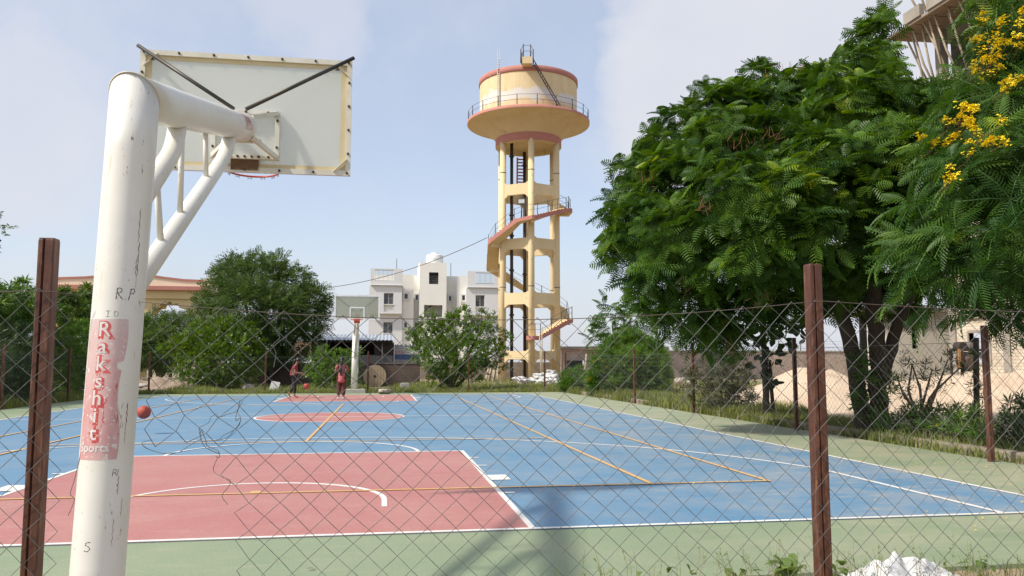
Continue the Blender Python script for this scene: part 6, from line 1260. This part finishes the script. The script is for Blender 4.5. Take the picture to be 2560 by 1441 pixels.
# girl bouncing the ball, seen from the side, head bent, right hand over the ball
g1 = gnd(733, 996); k = 1.0
t1, W1 = figure('girl in a maroon top and black trousers stooping to bounce the ball, barefoot', (g1.x, g1.y, .012), -.12, None, None, None)
H1 = (.16, 0, 1.385)
J = {'pelvis': ((.0, 0, .83), (.105, .13)), 'waist': ((-.01, 0, .97), (.09, .115)), 'chest': ((.035, 0, 1.15), (.10, .13)), 'neck0': ((.07, 0, 1.245), .055), 'neck1': ((.105, 0, 1.30), .045), 'head0': ((.145, 0, 1.36), (.075, .066)), 'head1': ((.175, 0, 1.44), (.075, .07)),
     'shR': ((.04, -.155, 1.18), .052), 'elR': ((.10, -.21, .95), .038), 'wrR': ((.33, -.16, .93), .027), 'pmR': ((.405, -.15, .905), (.018, .034)), 'shL': ((.04, .155, 1.18), .052), 'elL': ((.06, .21, .95), .038), 'wrL': ((.27, .15, .86), .027), 'pmL': ((.345, .14, .845), (.018, .034)),
     'hipR': ((.02, -.085, .78), .088), 'knR': ((.07, -.085, .44), .056), 'anR': ((.06, -.085, .085), .036), 'ballR': ((.155, -.09, .035), (.026, .036)), 'toeR': ((.215, -.09, .028), (.018, .034)), 'hipL': ((.0, .085, .78), .088), 'knL': ((.02, .085, .45), .056), 'anL': ((-.20, .085, .14), .036), 'ballL': ((-.14, .09, .045), (.026, .036)), 'toeL': ((-.09, .09, .028), (.018, .034))}
body(t1, W1, J); head_parts(t1, W1, (.158, 0, 1.405), (.85, 0, -.45))
cl = [(tuple(W1(p)), r) for p, r in (((-.015, 0, .80), (.125, .15)), ((-.02, 0, .90), (.115, .14)), ((-.012, 0, 1.0), (.105, .132)), ((.03, 0, 1.14), (.115, .145)), ((.06, 0, 1.225), (.075, .09)), ((.04, -.15, 1.18), .068), ((.065, -.19, 1.06), .06), ((.04, .15, 1.18), .068), ((.05, .19, 1.06), .06))]
skin('top', cl, [(0, 1), (1, 2), (2, 3), (3, 4), (3, 5), (5, 6), (3, 7), (7, 8)], M_maroon, t1)
cl = [(tuple(W1(p)), r) for p, r in (((.0, 0, .84), (.115, .14)), ((.02, -.085, .76), .105), ((.07, -.085, .44), .072), ((.065, -.085, .16), .052), ((.0, .085, .76), .105), ((.02, .085, .45), .072), ((-.155, .085, .20), .052))]
skin('trousers', cl, [(0, 1), (1, 2), (2, 3), (0, 4), (4, 5), (5, 6)], M_black, t1)
MB().tube([W1(p) for p in ((.085, 0, 1.44), (.03, 0, 1.43), (-.005, 0, 1.36), (-.02, 0, 1.24), (-.04, 0, 1.12))], [.03, .04, .034, .028, .01], 10).build('ponytail', M_hair, t1)
# girl with her back to the camera
g2 = gnd(853, 1000); t2, W2 = figure('girl in a long salmon kurta and brown trousers seen from behind, facing the distant hoop', (g2.x, g2.y, .012), PI/2-.05, None, None, None)
J = {'pelvis': ((.0, 0, .84), (.10, .135)), 'waist': ((.0, 0, .98), (.088, .115)), 'chest': ((.0, 0, 1.16), (.095, .13)), 'neck0': ((.01, 0, 1.275), .055), 'neck1': ((.02, 0, 1.32), .044), 'head0': ((.03, 0, 1.385), (.075, .066)), 'head1': ((.035, 0, 1.465), (.075, .07)),
     'shR': ((.0, -.16, 1.21), .052), 'elR': ((.06, -.225, .99), .038), 'wrR': ((.22, -.13, 1.08), .027), 'pmR': ((.28, -.09, 1.13), (.018, .034)), 'shL': ((.0, .16, 1.21), .052), 'elL': ((.05, .23, .99), .038), 'wrL': ((.22, .14, 1.06), .027), 'pmL': ((.285, .10, 1.10), (.018, .034)),
     'hipR': ((.0, -.085, .79), .088), 'knR': ((.02, -.075, .45), .056), 'anR': ((-.02, -.07, .085), .036), 'ballR': ((.085, -.09, .04), (.03, .04)), 'toeR': ((.14, -.095, .033), (.02, .036)), 'hipL': ((.0, .085, .79), .088), 'knL': ((.03, .09, .45), .056), 'anL': ((.0, .10, .085), .036), 'ballL': ((.10, .14, .04), (.03, .04)), 'toeL': ((.15, .16, .033), (.02, .036))}
body(t2, W2, J); head_parts(t2, W2, (.032, 0, 1.43), (1, 0, -.1))
cl = [(tuple(W2(p)), r) for p, r in (((-.01, 0, .58), (.15, .20)), ((-.01, 0, .72), (.145, .19)), ((-.008, 0, .86), (.13, .17)), ((-.005, 0, 1.0), (.108, .135)), ((.0, 0, 1.15), (.112, .145)), ((.01, 0, 1.25), (.075, .095)), ((.0, -.155, 1.21), .068), ((.035, -.2, 1.09), .058), ((.0, .155, 1.21), .068), ((.03, .205, 1.09), .058))]
skin('kurta', cl, [(0, 1), (1, 2), (2, 3), (3, 4), (4, 5), (4, 6), (6, 7), (4, 8), (8, 9)], M_salmon, t2)
cl = [(tuple(W2(p)), r) for p, r in (((.0, 0, .82), (.105, .13)), ((.0, -.085, .74), .10), ((.02, -.078, .44), .088), ((-.015, -.07, .13), .075), ((.0, .085, .74), .10), ((.03, .09, .44), .088), ((.005, .10, .13), .075))]
skin('trousers', cl, [(0, 1), (1, 2), (2, 3), (0, 4), (4, 5), (5, 6)], M_brown, t2)
for s, (ax_, bx_) in (('R', ((-.05, -.07), (.13, -.095))), ('L', ((-.03, .10), (.14, .155)))): MB().tube([W2((ax_[0]-.02, ax_[1], .045)), W2((ax_[0]+.03, ax_[1], .055)), W2((.5*(ax_[0]+bx_[0])+.03, .5*(ax_[1]+bx_[1]), .045)), W2((bx_[0]+.03, bx_[1], .03))], [.036, .048, .042, .026], 10).build('shoe', M_shoe, t2)
MB().tube([W2(p) for p in ((-.04, 0, 1.45), (-.085, .0, 1.38), (-.10, .01, 1.25), (-.115, .015, 1.10), (-.125, .02, .95), (-.13, .045, .80), (-.13, .055, .72))], [.045, .05, .042, .036, .03, .022, .006], 10).build('plait', M_hair, t2)
mb = MB()
for s in (-1, 1): mb.tube([W2(p) for p in ((.06, .09*s, 1.27), (-.03, .125*s, 1.285), (-.115, .13*s, 1.17), (-.135, .08*s, 1.02), (-.145, .012*s, .90), (-.145, .0, .84))], [.02, .028, .028, .026, .024, .018], 8)
mb.build('scarf', M_scarf, t2)

# ================================================================== SMALL THINGS BEYOND THE FAR FENCE
M_blk = mat('concrete_block', (.40, .40, .39), (.32, .32, .31), .9, 3); M_stone = mat('pale_stone', (.50, .44, .37), (.40, .34, .28), .9, 4, bump=.5, bscale=14); M_bam = mat('bamboo', (.46, .38, .26), (.36, .28, .18), .7, 3, (.22, .16, .10), sthr=(.6, .7))
p = fy(683, 984, 18.6); o = thing('slab', 'pale square slab leaning in the grass left of the players', 'slab', (p.x, 18.6, 0)); MB().box((-.20, -.03, 0), (.20, .03, .5), Matrix.Translation((p.x, 18.6, .02)) @ Matrix.Rotation(.2, 4, 'Y') @ Matrix.Rotation(-.45, 4, 'X')).build('slab_body', mat('marble_slab', (.55, .54, .52), (.42, .42, .41), .5, 9), o, bevel=.01)
p = gnd(1012, 976); o = thing('concrete_block', 'grey concrete block standing in the grass right of the cable drum', 'block', p); MB().box((p.x-.22, p.y-.2, -.05), (p.x+.22, p.y+.2, .33)).box((p.x-.16, p.y-.16, .33), (p.x+.16, p.y+.16, .36)).build('block_body', M_blk, o, bevel=.02)
def stone(label, c, s, seed, m=M_stone, g='stones beyond the far fence'): return crumple('stone', label, c, s[0], s[1], s[2], seed, m, g, 'stone', seed, 16, 10, .45, .2)
for i, (px, py, s, lab) in enumerate(((620, 976, (.55, .35, .17), 'pale stone mound in the grass below the spreading tree'), (960, 985, (.5, .3, .12), 'flat pale stone left of the concrete block'), (848, 972, (.25, .2, .12), 'whitish stone behind the girl in salmon'), (340, 975, (.9, .5, .16), 'pale slab of rubble right of the white pole at the far left corner'), (1700, 965, (.5, .35, .25), 'pinkish boulder before the boundary wall, right of the yellow-flowered shrub'), (1730, 968, (.4, .3, .2), 'second pinkish boulder before the boundary wall, nearer the oleander'))):
    stone(lab, gnd(px, py), s, 11+i*3)
p = gnd(482, 967); o = thing('brick_stack', 'small stack of red bricks left of the rounded white-flowered shrub', 'bricks', p); bme = None
for i in range(12):
    if bme is None: q = MB().box((-.115, -.055, -.035), (.115, .055, .035)).build('brick', mat('red_brick', (.38, .15, .085), (.30, .11, .06), .9, 9), o, bevel=.006); bme = q.data
    else: q = link('brick', bme, o)
    q.location = (p.x-.26+.245*(i % 3)+.04*((i//3) % 2), p.y+random.uniform(-.02, .02), .035+.074*(i//3))
kp = gnd(500, 953); o = thing('low_concrete_kerb', 'low pale concrete kerb beyond the far left corner of the court', 'kerb', kp); xa_, xb_ = fy(352, 950, 33).x, fy(478, 950, 33).x; MB().box((xa_, 33, -.1), (xb_, 33.3, .45)).build('kerb_body', M_kerb, o, bevel=.03)
# sacks at the foot of the tower: many white bags
for i in range(26):
    px, py = random.choice(((1300, 948), (1310, 953), (1345, 950), (1365, 945), (1385, 942), (1375, 953), (1395, 952), (1355, 938), (1370, 932), (1385, 930), (1360, 955))); c = gnd(px+random.uniform(-10, 10), 962); lift = max(0, (955-py))*.028
    crumple('cement_sack', 'crumpled white sack in the heap at the foot of the water tower', (c.x, c.y+random.uniform(-.6, .8)+lift, lift*random.uniform(.6, 1.)), .42, .3, .17, 20+i, group='white sacks heaped at the foot of the water tower', rot=random.uniform(0, 3), nu=20, nv=12, amp=.5, fine=.3)
# bamboo poles: a bundle leaning by the left leg, two tall ones by the front leg, some by the boundary wall
def pole_(label, a, b_, r, g): o = thing('bamboo_pole', label, 'pole', a, g); a, b_ = Vector(a), Vector(b_); MB().tube([a, a.lerp(b_, .5)+Vector((random.uniform(-.05, .05), 0, 0)), b_], [r, r*.95, r*.8], 8).build('cane', M_bam, o)
for i in range(9):
    a = fy(1211+i*4.2, 954, 38.5-.1*(i % 3)); b_ = fy(1226+i*2.8, 902-3*(i % 3), 39.5); a.z = 0; pole_('bamboo pole of the bundle leaning against the left leg of the water tower', a, b_, .07, 'bamboo bundle at the left leg of the water tower')
for i, (x0, x1, yt) in enumerate(((1353, 1349, 838), (1357, 1355, 818))):
    a = fy(x0, 958, 37.5); a.z = 0; pole_(('shorter of two tall bamboo poles leaning at the front leg of the water tower', 'taller of two tall bamboo poles leaning at the front leg of the water tower')[i], a, fy(x1, yt, 38.5), .05, 'bamboo poles at the water tower')
pole_('pale timber pole leaning by the brick outbuilding', gnd(1457, 960), fy(1466, 886, gnd(1457, 960).y+1), .07, 'timber poles in the yard')
for i, (x0, x1, yt) in enumerate(((1995, 1988, 880), (2004, 1992, 905))): a = gnd(x0, 965); pole_(('taller pale plank leaning against the boundary wall beside the near post', 'shorter pale plank leaning against the boundary wall beside the near post')[i], a, fy(x1, yt, a.y+1.2), .09, 'timber poles in the yard')
# overhead cable from the tower to the left
p0 = tp(262, 3.4, zT(592)); p1 = fy(640, 722, 60); o = thing('overhead_cable', 'thin overhead cable sagging from the water tower towards the left', 'cable', p0); MB().tube([p0.lerp(p1, i/30)-Vector((0, 0, 3.0*4*(i/30)*(1-i/30)*.5)) for i in range(31)], .028, 4, False).build('cable_line', mat('cable_grey', (.12, .12, .13), rough=.7), o)
p = fy(488, 870, 34); o = thing('lamp_pole', 'thin pale pole rising behind the rounded shrub at the left', 'pole', (p.x, 34, 0)); MB().tube([(p.x, 34, -.1), (p.x, 34, fy(488, 787, 34).z)], .035, 6).build('shaft', M_wht, o)
